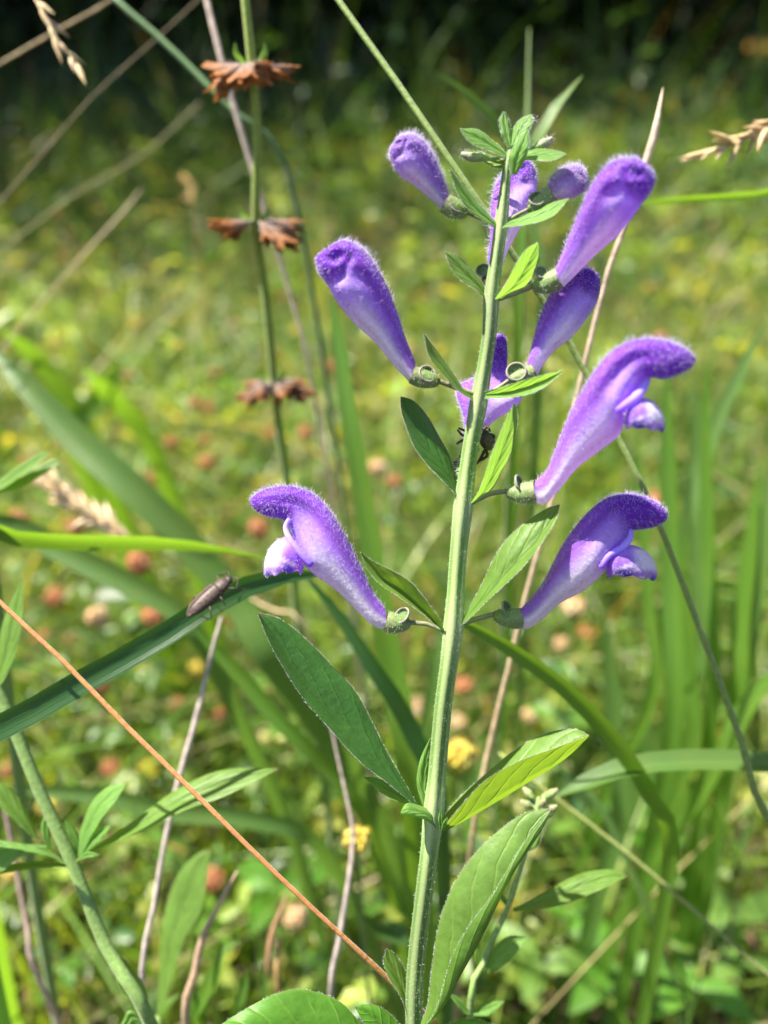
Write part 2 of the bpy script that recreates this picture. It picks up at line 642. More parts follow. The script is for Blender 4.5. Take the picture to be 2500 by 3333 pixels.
def field_blades(m, x, y, z, h, w, lean, c, seg=5, droop=.35, yaw=None):
    N = len(x)
    az = rng.uniform(0, 2 * np.pi, N) if yaw is None else yaw
    b = rng.uniform(0, 2 * np.pi, N)
    t = np.linspace(0, 1, seg + 1)
    d = np.stack([np.cos(az), np.sin(az), 0 * az], 1)
    s = np.stack([np.cos(b), np.sin(b), rng.uniform(-.3, .3, N)], 1)
    r = np.stack([x, y, z - .004], 1)
    P = (r[:, None] + d[:, None] * (lean * h)[:, None, None] * (t ** 1.8)[None, :, None]
         + np.array((0, 0, 1.0)) * (h[:, None] * (t[None] - droop * lean[:, None] * t[None] ** 2.5))[..., None])
    ww = (w[:, None] * .5 * np.clip(1 - t[None] ** 1.7, .02, 1)) * np.minimum(1, .45 + t[None] * 2)
    L, R = P - s[:, None] * ww[..., None], P + s[:, None] * ww[..., None]
    V = np.stack([L, R], 2).reshape(-1, 3)
    k = np.arange(seg)
    f = np.stack([2 * k, 2 * k + 1, 2 * k + 3, 2 * k + 2], 1)
    F = (np.arange(N)[:, None, None] * (2 * (seg + 1)) + f[None]).reshape(-1, 4)
    m.v.append(V); m.f.append(F + m.n); m.uv.append(np.zeros((len(V), 2)))
    m.c.append(np.repeat(c, 2 * (seg + 1), axis=0)); m.n += len(V)


def pick(N, palette, weights, var=.38):
    pal = np.array(palette)
    i = rng.choice(len(pal), N, p=np.array(weights) / sum(weights))
    return pal[i] * rng.uniform(1 - var, 1 + var, (N, 1)) * rng.uniform(.92, 1.08, (N, 3))


def wedge(N, y0, y1, spread=.95, off=.35, power=1.0):
    y = y0 + (y1 - y0) * rng.random(N) ** power
    return rng.uniform(-1, 1, N) * (y * spread + off), y


# trees at the edge of the wood
def tree(x, y, h, r, sd, label, f0=.2, N=9000):
    g = np.random.default_rng(sd)
    z0 = float(gz(x, y))
    t = thing('woodland_tree', label, 'tree', (x, y, z0), 'trees at the edge of the wood')
    b = np.array((x, y, z0))
    top = b + (g.normal(0, .15), g.normal(0, .15), h * .8)
    m = M()
    pts = [b - (0, 0, .1), b + (g.normal(0, .05), 0, h * .25), b + (g.normal(0, .12), g.normal(0, .1), h * .5), top]
    tube(m, pts, [.13, .10, .075, .02], 10, n=14, c=(.09, .07, .05))
    cen = []
    for k in range(13):
        f = g.uniform(f0, .8)
        st = b + (top - b) * f
        a = k * 2.4 + g.uniform(-.4, .4)
        ln = r * g.uniform(.6, 1.0) * (1.15 - .55 * f)
        en = st + (math.cos(a) * ln, math.sin(a) * ln, g.uniform(-.1, .35) * ln)
        tube(m, [st, (st + en) / 2 + (0, 0, .1 * ln), en], [.035, .022, .006], 6, n=7, c=(.09, .07, .05))
        for q in (.45, .75, 1.0):
            cen.append(st + (en - st) * q)
    cen.append(top)
    m.build('trunk', MAT['bark'], t)
    cen = np.array(cen)
    p = cen[g.integers(0, len(cen), N)] + np.clip(g.normal(0, 1, (N, 3)), -1.9, 1.9) * np.array((.36, .36, .26)) * r / 1.7
    m = M()
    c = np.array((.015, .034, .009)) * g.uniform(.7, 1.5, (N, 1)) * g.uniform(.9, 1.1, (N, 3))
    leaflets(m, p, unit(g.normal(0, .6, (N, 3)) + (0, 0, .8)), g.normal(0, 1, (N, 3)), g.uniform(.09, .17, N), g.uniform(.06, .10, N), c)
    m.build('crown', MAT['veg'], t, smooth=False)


for k, (x, y, h, r) in enumerate([(-5.4, 8.6, 6.4, 1.9), (-3.4, 7.6, 6.0, 1.8), (-1.5, 8.2, 6.6, 1.9), (.5, 7.4, 6.2, 1.9), (2.2, 6.9, 6.0, 1.8),
                                  (3.9, 7.0, 6.3, 1.9), (5.8, 7.6, 6.4, 1.9), (-2.4, 10.4, 7.2, 2.1), (1.4, 10.0, 7.2, 2.1), (4.8, 10.2, 7.4, 2.1), (-6.8, 10.6, 7.4, 2.1), (7.8, 9.6, 7.2, 2.1)]):
    tree(x, y - .7, h, r * 1.22, 40 + k, 'dark leafy tree in the shaded wood beyond the meadow')


# added trees: boughs out of view, placed to dapple the far meadow with shade
for k, (x, y, h, r) in enumerate([(-3.7, 4.0, 6.0, 2.9), (-3.3, 5.6, 6.6, 3.0), (-1.0, 6.1, 6.8, 3.0), (1.5, 6.2, 6.6, 2.8), (-5.6, 3.0, 6.0, 2.8)]):
    tree(x, y, h, r, 70 + k, 'added tall tree, boughs out of view, shading the far meadow', .42, 5500)


def shrub_data(sd, N=2600):
    g = np.random.default_rng(sd)
    m, f = M(), M()
    cen = []
    for k in range(9):
        a = k * 2.4 + g.uniform(-.4, .4)
        e = np.array((math.cos(a) * g.uniform(.2, .6), math.sin(a) * g.uniform(.2, .6), g.uniform(.5, 1.25)))
        tube(m, [(0, 0, -.05), e * (.4, .4, .6), e], [.018, .012, .004], 6, n=7, c=(.08, .06, .04))
        cen += [e, e * .72, e * .45]
    cen = np.array(cen)
    p = cen[g.integers(0, len(cen), N)] + np.clip(g.normal(0, 1, (N, 3)), -2, 2) * (.17, .17, .14)
    p[:, 2] = np.abs(p[:, 2])
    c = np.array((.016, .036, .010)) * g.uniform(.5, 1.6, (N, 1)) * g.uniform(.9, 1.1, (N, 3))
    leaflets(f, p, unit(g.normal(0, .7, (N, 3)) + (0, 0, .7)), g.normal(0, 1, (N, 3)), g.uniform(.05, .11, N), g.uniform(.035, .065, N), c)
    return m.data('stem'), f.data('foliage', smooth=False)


SH = [shrub_data(90 + k) for k in range(3)]
for k in range(26):
    x = -7.2 + 14.4 * (k + .5) / 26 + random.uniform(-.2, .2)
    y = 5.7 + 1.3 * (k % 2) + random.uniform(-.35, .35) - .25 * (x > 0)
    t = thing('woodland_shrub', 'dark green shrub under the shaded trees beyond the meadow', 'shrub', (x, y, float(gz(x, y))), 'shrubs along the edge of the wood')
    t.rotation_euler.z = random.uniform(0, 6.28)
    t.scale = (1.15, 1.15, random.uniform(.85, 1.25))
    for nm, me, mt in (('stem', SH[k % 3][0], 'bark'), ('foliage', SH[k % 3][1], 'veg')):
        o = bpy.data.objects.new(nm, me)
        if not me.materials:
            me.materials.append(MAT[mt])
        col.objects.link(o)
        o.parent = t

# ------------------------------------------------------------------ meadow
PF = [(.028, .070, .020), (.042, .095, .02), (.08, .12, .025), (.022, .058, .026), (.17, .13, .065)]     # far greens, shade towards the wood put into the colour
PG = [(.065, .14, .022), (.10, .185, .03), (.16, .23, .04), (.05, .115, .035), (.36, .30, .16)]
m = M()                                                         # grass beyond one metre
x, y = wedge(6000, 1.1, 6.0, 1.0, .4, 1.25)
keep = rng.random(len(x)) < np.clip(.55 + .45 * np.sin(x * 7 + 2 * np.sin(y * 4)) * np.sin(y * 6 + x * 3), .08, 1)
x, y = x[keep], y[keep]
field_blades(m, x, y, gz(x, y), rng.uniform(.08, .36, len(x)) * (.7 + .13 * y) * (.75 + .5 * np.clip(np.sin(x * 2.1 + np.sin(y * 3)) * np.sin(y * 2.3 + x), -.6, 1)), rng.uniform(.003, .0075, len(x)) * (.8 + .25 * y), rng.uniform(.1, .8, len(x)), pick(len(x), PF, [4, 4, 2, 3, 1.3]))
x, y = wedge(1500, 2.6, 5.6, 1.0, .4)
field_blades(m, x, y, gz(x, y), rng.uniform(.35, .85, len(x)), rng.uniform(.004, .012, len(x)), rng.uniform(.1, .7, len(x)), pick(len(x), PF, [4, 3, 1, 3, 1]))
x, y = wedge(5200, .30, 1.25, .95, .25)
field_blades(m, x, y, gz(x, y), rng.uniform(.05, .15, len(x)) * (.7 + .4 * y), rng.uniform(.0016, .0050, len(x)), rng.uniform(.1, .8, len(x)), pick(len(x), PG, [4, 4, 3, 2, 1.0]))
x, y = wedge(5200, .17, .60, .9, .12)                            # fine sprouts among the litter
x += .10 * rng.random(len(x))
field_blades(m, x, y, gz(x, y), rng.uniform(.03, .10, len(x)), rng.uniform(.0010, .0028, len(x)), rng.uniform(.05, .5, len(x)), pick(len(x), PG, [3, 5, 4, 1, .8]))
x, y = wedge(4600, .32, 2.2, .95, .25, .9)                       # fine criss-crossing stems and dead straws
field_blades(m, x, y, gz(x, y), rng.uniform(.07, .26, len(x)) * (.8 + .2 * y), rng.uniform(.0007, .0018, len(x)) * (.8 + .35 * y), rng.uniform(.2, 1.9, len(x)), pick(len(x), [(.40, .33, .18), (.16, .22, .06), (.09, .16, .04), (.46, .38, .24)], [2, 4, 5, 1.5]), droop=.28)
x, y = wedge(2600, .17, .5, .9, .14)                             # broader young shoots low down
field_blades(m, x, y, gz(x, y), rng.uniform(.03, .11, len(x)), rng.uniform(.0016, .0042, len(x)), rng.uniform(.1, .9, len(x)), pick(len(x), PG, [2, 4, 5, 1, .8]))
x, y = rng.uniform(.03, .55, 700), rng.uniform(.30, .95, 700)    # taller tuft on the right
field_blades(m, x, y, gz(x, y), rng.uniform(.10, .23, 700), rng.uniform(.002, .005, 700), rng.uniform(.05, .4, 700), pick(700, PG, [3, 5, 3, 1, .5]))
# long leaning blades that cross one another behind the plant
PL = [(.10, .20, .03), (.15, .25, .04), (.07, .15, .03), (.40, .34, .18), (.22, .28, .06)]
x, y = wedge(2600, .32, 1.5, .8, .22)
field_blades(m, x, y, gz(x, y), rng.uniform(.10, .25, len(x)), rng.uniform(.0011, .0034, len(x)), rng.uniform(.4, 2.2, len(x)), pick(len(x), PL, [4, 4, 3, 3, 3]), seg=8, droop=.25)
x, y = wedge(700, .20, .5, .8, .16)
field_blades(m, x, y, gz(x, y), rng.uniform(.05, .12, len(x)), rng.uniform(.0018, .0042, len(x)), rng.uniform(.4, 2.0, len(x)), pick(len(x), PL, [4, 5, 2, 1.2, 3]), seg=8, droop=.25)
x, y = wedge(700, 1.3, 3.6, .9, .3)
field_blades(m, x, y, gz(x, y), rng.uniform(.15, .42, len(x)), rng.uniform(.003, .007, len(x)), rng.uniform(.5, 2.0, len(x)), pick(len(x), PL, [4, 2, 5, 1.5, 2]), seg=7, droop=.25)
# tussocks: tufts with gaps between them, so the far meadow has lit tops and dark hollows
def tussocks(N, y0, y1, per, rmin, rmax, hmin, hmax, wmul, pal, wts, power=1.0, xr=None):
    cx, cy = wedge(N, y0, y1, .95, .35, power)
    if xr:
        cx = rng.uniform(xr[0], xr[1], N)
    R_ = rng.uniform(rmin, rmax, N) * (.7 + .3 * cy)
    H = rng.uniform(hmin, hmax, N) ** 1.0 * (.75 + .16 * cy)
    cc = pick(N, pal, wts, .45)
    a = rng.uniform(0, 6.28, (N, per))
    q = np.sqrt(rng.random((N, per)))
    x = (cx[:, None] + np.cos(a) * q * R_[:, None] * .45).ravel()
    y = (cy[:, None] + np.sin(a) * q * R_[:, None] * .45).ravel()
    h = (H[:, None] * rng.uniform(.55, 1.05, (N, per))).ravel()
    c = np.repeat(cc, per, axis=0) * rng.uniform(.75, 1.3, (N * per, 1))
    lean = (.15 + 1.2 * q * rng.uniform(.4, 1.0, (N, per))).ravel()
    w = rng.uniform(.0028, .0065, N * per) * wmul * (.6 + .3 * y)
    field_blades(m, x, y, gz(x, y), h, w, lean, c, yaw=a.ravel() + rng.normal(0, .5, N * per), seg=6, droop=.3)


PT = [(.028, .070, .018), (.055, .115, .022), (.10, .165, .03), (.17, .21, .05), (.02, .052, .024), (.28, .23, .11), (.07, .13, .06)]  # dark greens weighted up with distance, meadow shade put into the tuft colour
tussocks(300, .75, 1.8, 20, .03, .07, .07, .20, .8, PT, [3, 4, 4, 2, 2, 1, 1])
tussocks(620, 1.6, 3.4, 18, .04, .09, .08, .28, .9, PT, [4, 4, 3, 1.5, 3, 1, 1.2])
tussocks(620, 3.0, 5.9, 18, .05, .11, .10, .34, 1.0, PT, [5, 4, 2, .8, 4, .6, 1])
o = kind(m.build('meadow_grass', MAT['veg'], smooth=False), 'stuff')
tag(o, 'mass of blurred green meadow grass filling the background', 'grass')

m = M()                                                         # low clover and herb leaves


def herb(N, y0, y1, hmin, hmax, size, pal, wts, spread=.95, off=.3, power=1.0, tri=True, shift=0.0):
    x, y = wedge(N, y0, y1, spread, off, power)
    x = x + shift
    # plants grow in patches
    k = np.sin(x * 9.0 + 1.3 * np.sin(y * 7)) + np.sin(y * 11.0 + x * 4)
    keep = rng.random(N) < np.clip(.08 + .5 * (k + 1.2) / 2, .06, 1)
    x, y = x[keep], y[keep]
    N = len(x)
    z = gz(x, y) + rng.uniform(hmin, hmax, N)
    c = pick(N, pal, wts)
    sz = size * rng.uniform(.6, 1.35, N)
    cen = np.stack([x, y, z], 1)
    up = unit(rng.normal(0, .45, (N, 3)) + np.array((0, 0, 1.0)))
    a0 = rng.uniform(0, 6.28, N)
    for k in range(3 if tri else 1):
        a = a0 + k * 2.094
        d = np.stack([np.cos(a), np.sin(a), rng.uniform(-.2, .2, N)], 1)
        leaflets(m, cen, up + d * .25, d, sz, sz * .62, c)


PH = [(.07, .15, .025), (.12, .21, .03), (.19, .26, .045), (.06, .13, .04), (.27, .29, .07)]
herb(5000, .22, 1.3, .015, .085, .0085, PH, [3, 4, 3, 2, 1])
herb(2200, .26, 1.1, .02, .10, .012, PH, [2, 3, 4, 1, 2], shift=-.16)
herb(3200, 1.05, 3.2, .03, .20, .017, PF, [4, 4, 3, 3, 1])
herb(700, 1.05, 3.4, .06, .24, .020, PH, [2, 3, 3, 1, 2])
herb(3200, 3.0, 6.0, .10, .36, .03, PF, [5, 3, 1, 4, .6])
herb(3200, .17, .5, .01, .06, .0075, PH, [2, 4, 4, 1, 1])
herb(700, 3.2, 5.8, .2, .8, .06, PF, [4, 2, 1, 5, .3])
def herb_clumps(N, y0, y1, per, size, pal, wts):
    cx, cy = wedge(N, y0, y1, .95, .3)
    cc = pick(N, pal, wts, .45)
    R_ = rng.uniform(.02, .055, N) * (.7 + .25 * cy)
    H = rng.uniform(.04, .15, N) * (.8 + .25 * cy)
    g = rng.normal(0, 1, (N, per, 3))
    P = np.stack([cx, cy, gz(cx, cy) + H * .55], 1)[:, None] + g * np.stack([R_, R_, H * .26], 1)[:, None] * .6
    P = P.reshape(-1, 3)
    P[:, 2] = np.maximum(P[:, 2], .006)
    n_ = len(P)
    c = np.repeat(cc, per, axis=0) * rng.uniform(.7, 1.35, (n_, 1))
    up = unit(rng.normal(0, .45, (n_, 3)) + np.array((0, 0, 1.0)))
    a0 = rng.uniform(0, 6.28, n_)
    sz = size * rng.uniform(.6, 1.4, n_) * (.7 + .35 * P[:, 1])
    for k in range(3):
        d = np.stack([np.cos(a0 + k * 2.094), np.sin(a0 + k * 2.094), rng.uniform(-.2, .2, n_)], 1)
        leaflets(m, P, up + d * .25, d, sz, sz * .62, c)


herb_clumps(280, .55, 1.7, 30, .0105, PH, [3, 4, 4, 2, 2])
herb_clumps(520, 1.5, 3.6, 26, .013, PH, [4, 4, 2, 3, 1])
herb(420, .5, 1.9, .08, .17, .020, [(.26, .32, .06), (.20, .30, .05), (.34, .34, .12)], [3, 3, 1])  # sparse pale leaflets, sunlit sparkle put into their colour
herb(900, .3, 1.4, .02, .11, .028, [(.05, .13, .035), (.08, .17, .03), (.10, .17, .07)], [3, 2, 1], tri=False)
o = kind(m.build('clover_leaves', MAT['veg'], smooth=False), 'stuff')
tag(o, 'carpet of small blurred clover and herb leaves under the grass', 'ground cover')

m = M()                                                         # dead straw and litter on the soil
N = 2600
x, y = wedge(N, .12, .9, .9, .2)
az = rng.uniform(0, 6.28, N)
ln = rng.uniform(.012, .06, N)
d = np.stack([np.cos(az), np.sin(az), rng.normal(0, .12, N)], 1)
p = np.stack([x, y, gz(x, y) + rng.uniform(.002, .016, N)], 1)
leaflets(m, p, np.stack([rng.normal(0, .4, N), rng.normal(0, .4, N), np.ones(N)], 1), d, ln, rng.uniform(.0012, .004, N), pick(N, [(.30, .23, .14), (.18, .12, .075), (.42, .36, .27), (.10, .06, .04)], [3, 3, 2, 2]))
o = kind(m.build('leaf_litter', MAT['dry'], smooth=False), 'stuff')
tag(o, 'dead straw and brown leaf litter lying on the soil', 'litter')
# ------------------------------------------------------------------ main plant
stem_px = [(1348, 3333), (1356, 3120), (1385, 2876), (1413, 2632), (1442, 2307), (1474, 2063), (1491, 1814), (1512, 1613), (1531, 1461),
           (1561, 1293), (1594, 1081), (1601, 958), (1632, 722), (1650, 553), (1662, 490)]
stem_w = [60, 60, 61, 62, 60, 59, 58, 56, 55, 50, 47, 44, 38, 30, 22]
Q = [WP(*p) for p in stem_px]
p0 = Q[0]
root = [np.array((p0[0] + .012, p0[1] - .006, -.012)), np.array((p0[0] + .006, p0[1] - .007, .06)), p0 + np.array((.0008, -.007, -.03))]
plant = thing('skullcap_plant', 'upright skullcap plant in sharp focus with violet hooded flowers', 'plant', root[0])
P = np.array(root + Q)
rad = np.array([.0016, .0015, 55 * PX / 2] + [w * .9 * PX / 2 for w in stem_w])
s_ = np.r_[0, np.cumsum(np.linalg.norm(np.diff(P, axis=0), axis=1))]
N = 150
sp_, sr = crl(P, N), np.interp(np.linspace(0, s_[-1], N), s_, rad)
# swollen nodes
pale_node = np.zeros(N)
for yy in (2640, 2065, 1625, 1290, 965, 725):
    k = np.argmin([abs(W_[0]) for W_ in [(float(np.dot(q - C0, -UPV) / np.dot(q - C0, FWD) * FPX + 1666.5 - yy),) for q in sp_]])
    sr = sr * (1 + .20 * np.exp(-((np.arange(N) - k) / 1.3) ** 2))
    pale_node = pale_node + np.exp(-((np.arange(N) - k) / 1.6) ** 2)
m = M()
ph = np.linspace(0, 2 * np.pi, 24, endpoint=False)
t_, a_, b_ = frames(sp_)
pr = 1 + .10 * np.cos(4 * (ph + .35)) - .05 * np.cos(8 * (ph + .35))
V = sp_[:, None] + (a_[:, None] * (np.cos(ph) * pr)[None, :, None] + b_[:, None] * (np.sin(ph) * pr)[None, :, None]) * sr[:, None, None]
ridge = (.5 + .5 * np.cos(4 * (ph + .35)))[None, :, None]
fine = (.5 + .5 * np.cos(16 * ph + 1))[None, :, None]
base = np.array((.10, .21, .033)) + (np.array((.30, .39, .15)) - np.array((.10, .21, .033))) * ridge ** 1.5 + fine * .03
m.add(V.reshape(-1, 3), gfaces(N, 24, True), None, (base * (1 + .18 * cr(rng.normal(0, 1, (40, 1)), N))[:, :, None] * np.ones((N, 24, 3)) * (1 - .6 * pale_node)[:, None, None] + np.array((.36, .42, .22)) * (.6 * pale_node)[:, None, None]).reshape(-1, 3))
stem = m.build('stem', MAT['main_stem'], plant)
h = M()
F = gfaces(N, 24, True)
pp, nn, _ = sample(V.reshape(-1, 3), F, 9000)
out = unit(pp - sp_[np.argmin(((pp[:, None, :] - sp_[None]) ** 2).sum(2), axis=1)])
hair_mesh(h, pp, unit(out + rng.normal(0, .35, pp.shape) + (0, 0, .25)), rng.uniform(4, 10, len(pp)) * PX, .38 * PX, (.75, .82, .68))
kind(h.build('stem_hairs', MAT['fuzz'], stem), 'stuff')

# ---- leaves, traced margins from base to tip
LF = lambda *a, **k: leaf(plant, 'leaf', *a, **k)
LF('R4', [(745, 880), (630, 680), (570, 560), (500, 430), (400, 320), (300, 220), (200, 142), (110, 118)],
   [(735, 885), (640, 805), (520, 712), (400, 582), (300, 470), (210, 330), (150, 220), (110, 120)],
   [(740, 882), (650, 785), (520, 640), (400, 515), (250, 320), (110, 119)], 0, 25, 10, 40, -55, 'leaf_dark', hairs=210, label='long dark green leaf pointing up to the left')
LF('R4', [(832, 985), (862, 918), (920, 850), (1010, 770), (1130, 670), (1250, 602), (1370, 580), (1435, 605)],
   [(835, 993), (900, 915), (1010, 795), (1150, 712), (1290, 660), (1435, 607)],
   [(838, 1002), (930, 952), (1050, 882), (1200, 790), (1340, 700), (1435, 610)], 0, 0, 20, 110, -95, 'leaf', hairs=200)
LF('R4', [(700, 1830), (780, 1720), (805, 1550), (830, 1380), (880, 1230), (960, 1100), (1060, 1000), (1170, 920), (1285, 898)],
   [(705, 1840), (815, 1720), (885, 1500), (955, 1370), (1060, 1230), (1165, 1050), (1286, 900)],
   [(715, 1850), (850, 1700), (920, 1570), (1000, 1430), (1080, 1260), (1150, 1130), (1250, 980), (1287, 903)], -20, -60, -90, 60, -5, 'leaf', hairs=260)
LF('R4', [(740, 868), (680, 828), (600, 780), (535, 772)], [(742, 882), (700, 880), (620, 850), (537, 778)], None, 25, 40, 0, 20, -30, 'leaf_young')
LF('R4', [(828, 975), (815, 918), (760, 888), (705, 878), (680, 915)], [(826, 985), (805, 962), (760, 938), (682, 920)], None, -20, -90, 0, 40, -10, 'leaf_young')
LF('R4', [(770, 890), (745, 800), (760, 700), (803, 608)], [(795, 880), (800, 750), (808, 640), (806, 610)], None, 40, 60, 10, 0, 20, 'leaf_young')
LF('R4', [(838, 985), (830, 940), (840, 905)], [(850, 985), (850, 940), (843, 905)], None, -25, -30, 0, 0, 0, 'leaf_young', n=12)
LF('R4', [(842, 990), (850, 955), (868, 932)], [(855, 985), (868, 955), (870, 935)], None, -28, -45, 0, 0, 0, 'leaf_young', n=12)
LF('R4', [(718, 1800), (690, 1670), (640, 1590), (614, 1520), (622, 1462)], [(724, 1800), (712, 1620), (690, 1530), (645, 1470), (624, 1460)], None, 10, 30, 0, -30, 30, 'leaf', hairs=75)
LF('R2', [(1408, 2135), (1362, 2030), (1290, 1930), (1180, 1800), (1050, 1720), (930, 1660), (850, 1598)],
   [(1398, 2145), (1340, 2082), (1250, 2002), (1100, 1892), (990, 1820), (900, 1722), (852, 1602)],
   [(1403, 2140), (1300, 2025), (1120, 1865), (1000, 1790), (930, 1715), (851, 1600)], 5, 45, 0, -75, -30, 'leaf', hairs=130)
LF('R3', [(88, 1895), (150, 1790), (220, 1660), (290, 1510), (370, 1390), (480, 1290), (600, 1210), (685, 1183)],
   [(95, 1905), (140, 1872), (250, 1762), (370, 1652), (480, 1542), (580, 1412), (660, 1282), (687, 1188)],
   [(92, 1900), (200, 1780), (320, 1650), (430, 1525), (560, 1385), (686, 1185)], -15, -70, -40, 55, -50, 'leaf', hairs=180)
LF('R2', [(1500, 1250), (1400, 1142), (1300, 1042), (1210, 922), (1160, 802), (1120, 682), (1113, 590)],
   [(1510, 1245), (1470, 1080), (1430, 960), (1370, 850), (1290, 710), (1200, 612), (1118, 584)],
   [(1505, 1248), (1400, 1050), (1290, 910), (1200, 760), (1115, 587)], 5, 10, 0, -40, 50, 'leaf_dark', hairs=150)
LF('R3', [(150, 1180), (200, 1100), (240, 990), (280, 870), (330, 750), (370, 660), (412, 575)],
   [(160, 1195), (270, 1102), (330, 1002), (390, 872), (422, 762), (436, 662), (416, 577)], None, -10, -50, 0, -75, 60, 'leaf_young', hairs=110)
LF('R1', [(705, 1192), (640, 1152), (580, 1085), (530, 1020), (508, 933)], [(708, 1178), (662, 1140), (620, 1080), (570, 1010), (512, 932)], None, -10, -70, 0, -40, 40, 'leaf', hairs=75)
LF('R1', [(735, 1160), (830, 1130), (930, 1100), (1045, 1073)], [(735, 1182), (860, 1176), (960, 1146), (1046, 1078)], [(735, 1170), (850, 1155), (950, 1122), (1046, 1075)], -10, -120, 0, -35, -40, 'leaf_young', hairs=75)
LF('R1', [(758, 790), (742, 750), (700, 690), (650, 640), (588, 613)], [(748, 800), (710, 762), (660, 732), (620, 692), (590, 618)], None, 5, -40, 0, 30, -40, 'leaf', hairs=70)
LF('R1', [(782, 800), (830, 730), (860, 670), (900, 610), (948, 578)], [(792, 812), (870, 772), (920, 722), (956, 642), (950, 582)], None, -10, -70, 0, -60, 50, 'leaf_young', hairs=75)
LF('R1', [(780, 522), (690, 462), (640, 392), (608, 298)], [(795, 508), (740, 450), (680, 380), (612, 297)], None, -10, -60, 0, -30, 30, 'leaf_young', hairs=60)
LF('R1', [(800, 508), (900, 470), (990, 430), (1068, 408)], [(805, 522), (900, 512), (1000, 482), (1068, 413)], None, -10, -70, 0, 40, -40, 'leaf_young', hairs=60)
# crown of young leaves at the top
LF('R1', [(830, 235), (780, 190), (720, 145), (648, 140)], [(826, 250), (760, 225), (690, 195), (650, 146)], None, 0, -50, 0, 30, -30, 'leaf_young', hairs=60)
LF('R1', [(850, 240), (920, 215), (1000, 222), (1058, 236)], [(850, 262), (930, 262), (1000, 265), (1058, 240)], None, 0, -60, 0, 40, -30, 'leaf_young', hairs=60)
LF('R1', [(845, 318), (838, 250), (870, 185), (908, 145)], [(866, 318), (900, 260), (916, 200), (910, 147)], None, -30, -60, -10, 20, -10, 'leaf_young', hairs=60)
LF('R1', [(835, 215), (812, 170), (800, 110), (818, 74)], [(848, 212), (848, 160), (838, 110), (820, 74)], None, 5, 25, 0, 0, 10, 'leaf_young', hairs=45)
LF('R1', [(845, 205), (850, 150), (880, 105), (925, 85)], [(862, 205), (900, 165), (925, 125), (928, 88)], None, 0, 10, 0, 30, -20, 'leaf_young', hairs=45)
LF('R1', [(835, 262), (780, 250), (735, 228), (700, 232)], [(838, 290), (790, 292), (740, 268), (702, 238)], None, 25, 70, 0, 0, 0, 'leaf', hairs=30)
# broad lower leaves at the foot of the frame
LF('R4', [(720, 1960), (620, 1850), (520, 1755), (450, 1680), (370, 1640), (270, 1622), (180, 1640), (80, 1690), (-40, 1765), (-120, 1830)],
   [(705, 1985), (560, 1975), (400, 1965), (240, 1945), (80, 1900), (-120, 1836)],
   [(712, 1972), (560, 1890), (400, 1830), (240, 1805), (60, 1805), (-120, 1833)], 10, -110, -40, 50, -20, 'broad', wave=5, n=40, hairs=130, label='broad bright green lower leaf with netted veins')
LF('R4', [(730, 1980), (690, 1790), (610, 1700), (540, 1682), (500, 1690)], [(722, 1990), (640, 1900), (560, 1800), (500, 1700)], None, 0, -30, 0, 30, -30, 'broad', hairs=60)
LF('R4', [(735, 1960), (820, 1800), (900, 1750), (980, 1740), (1060, 1765)], [(738, 1990), (860, 1920), (980, 1860), (1062, 1770)], None, 0, -40, 0, 30, -30, 'broad', hairs=60)


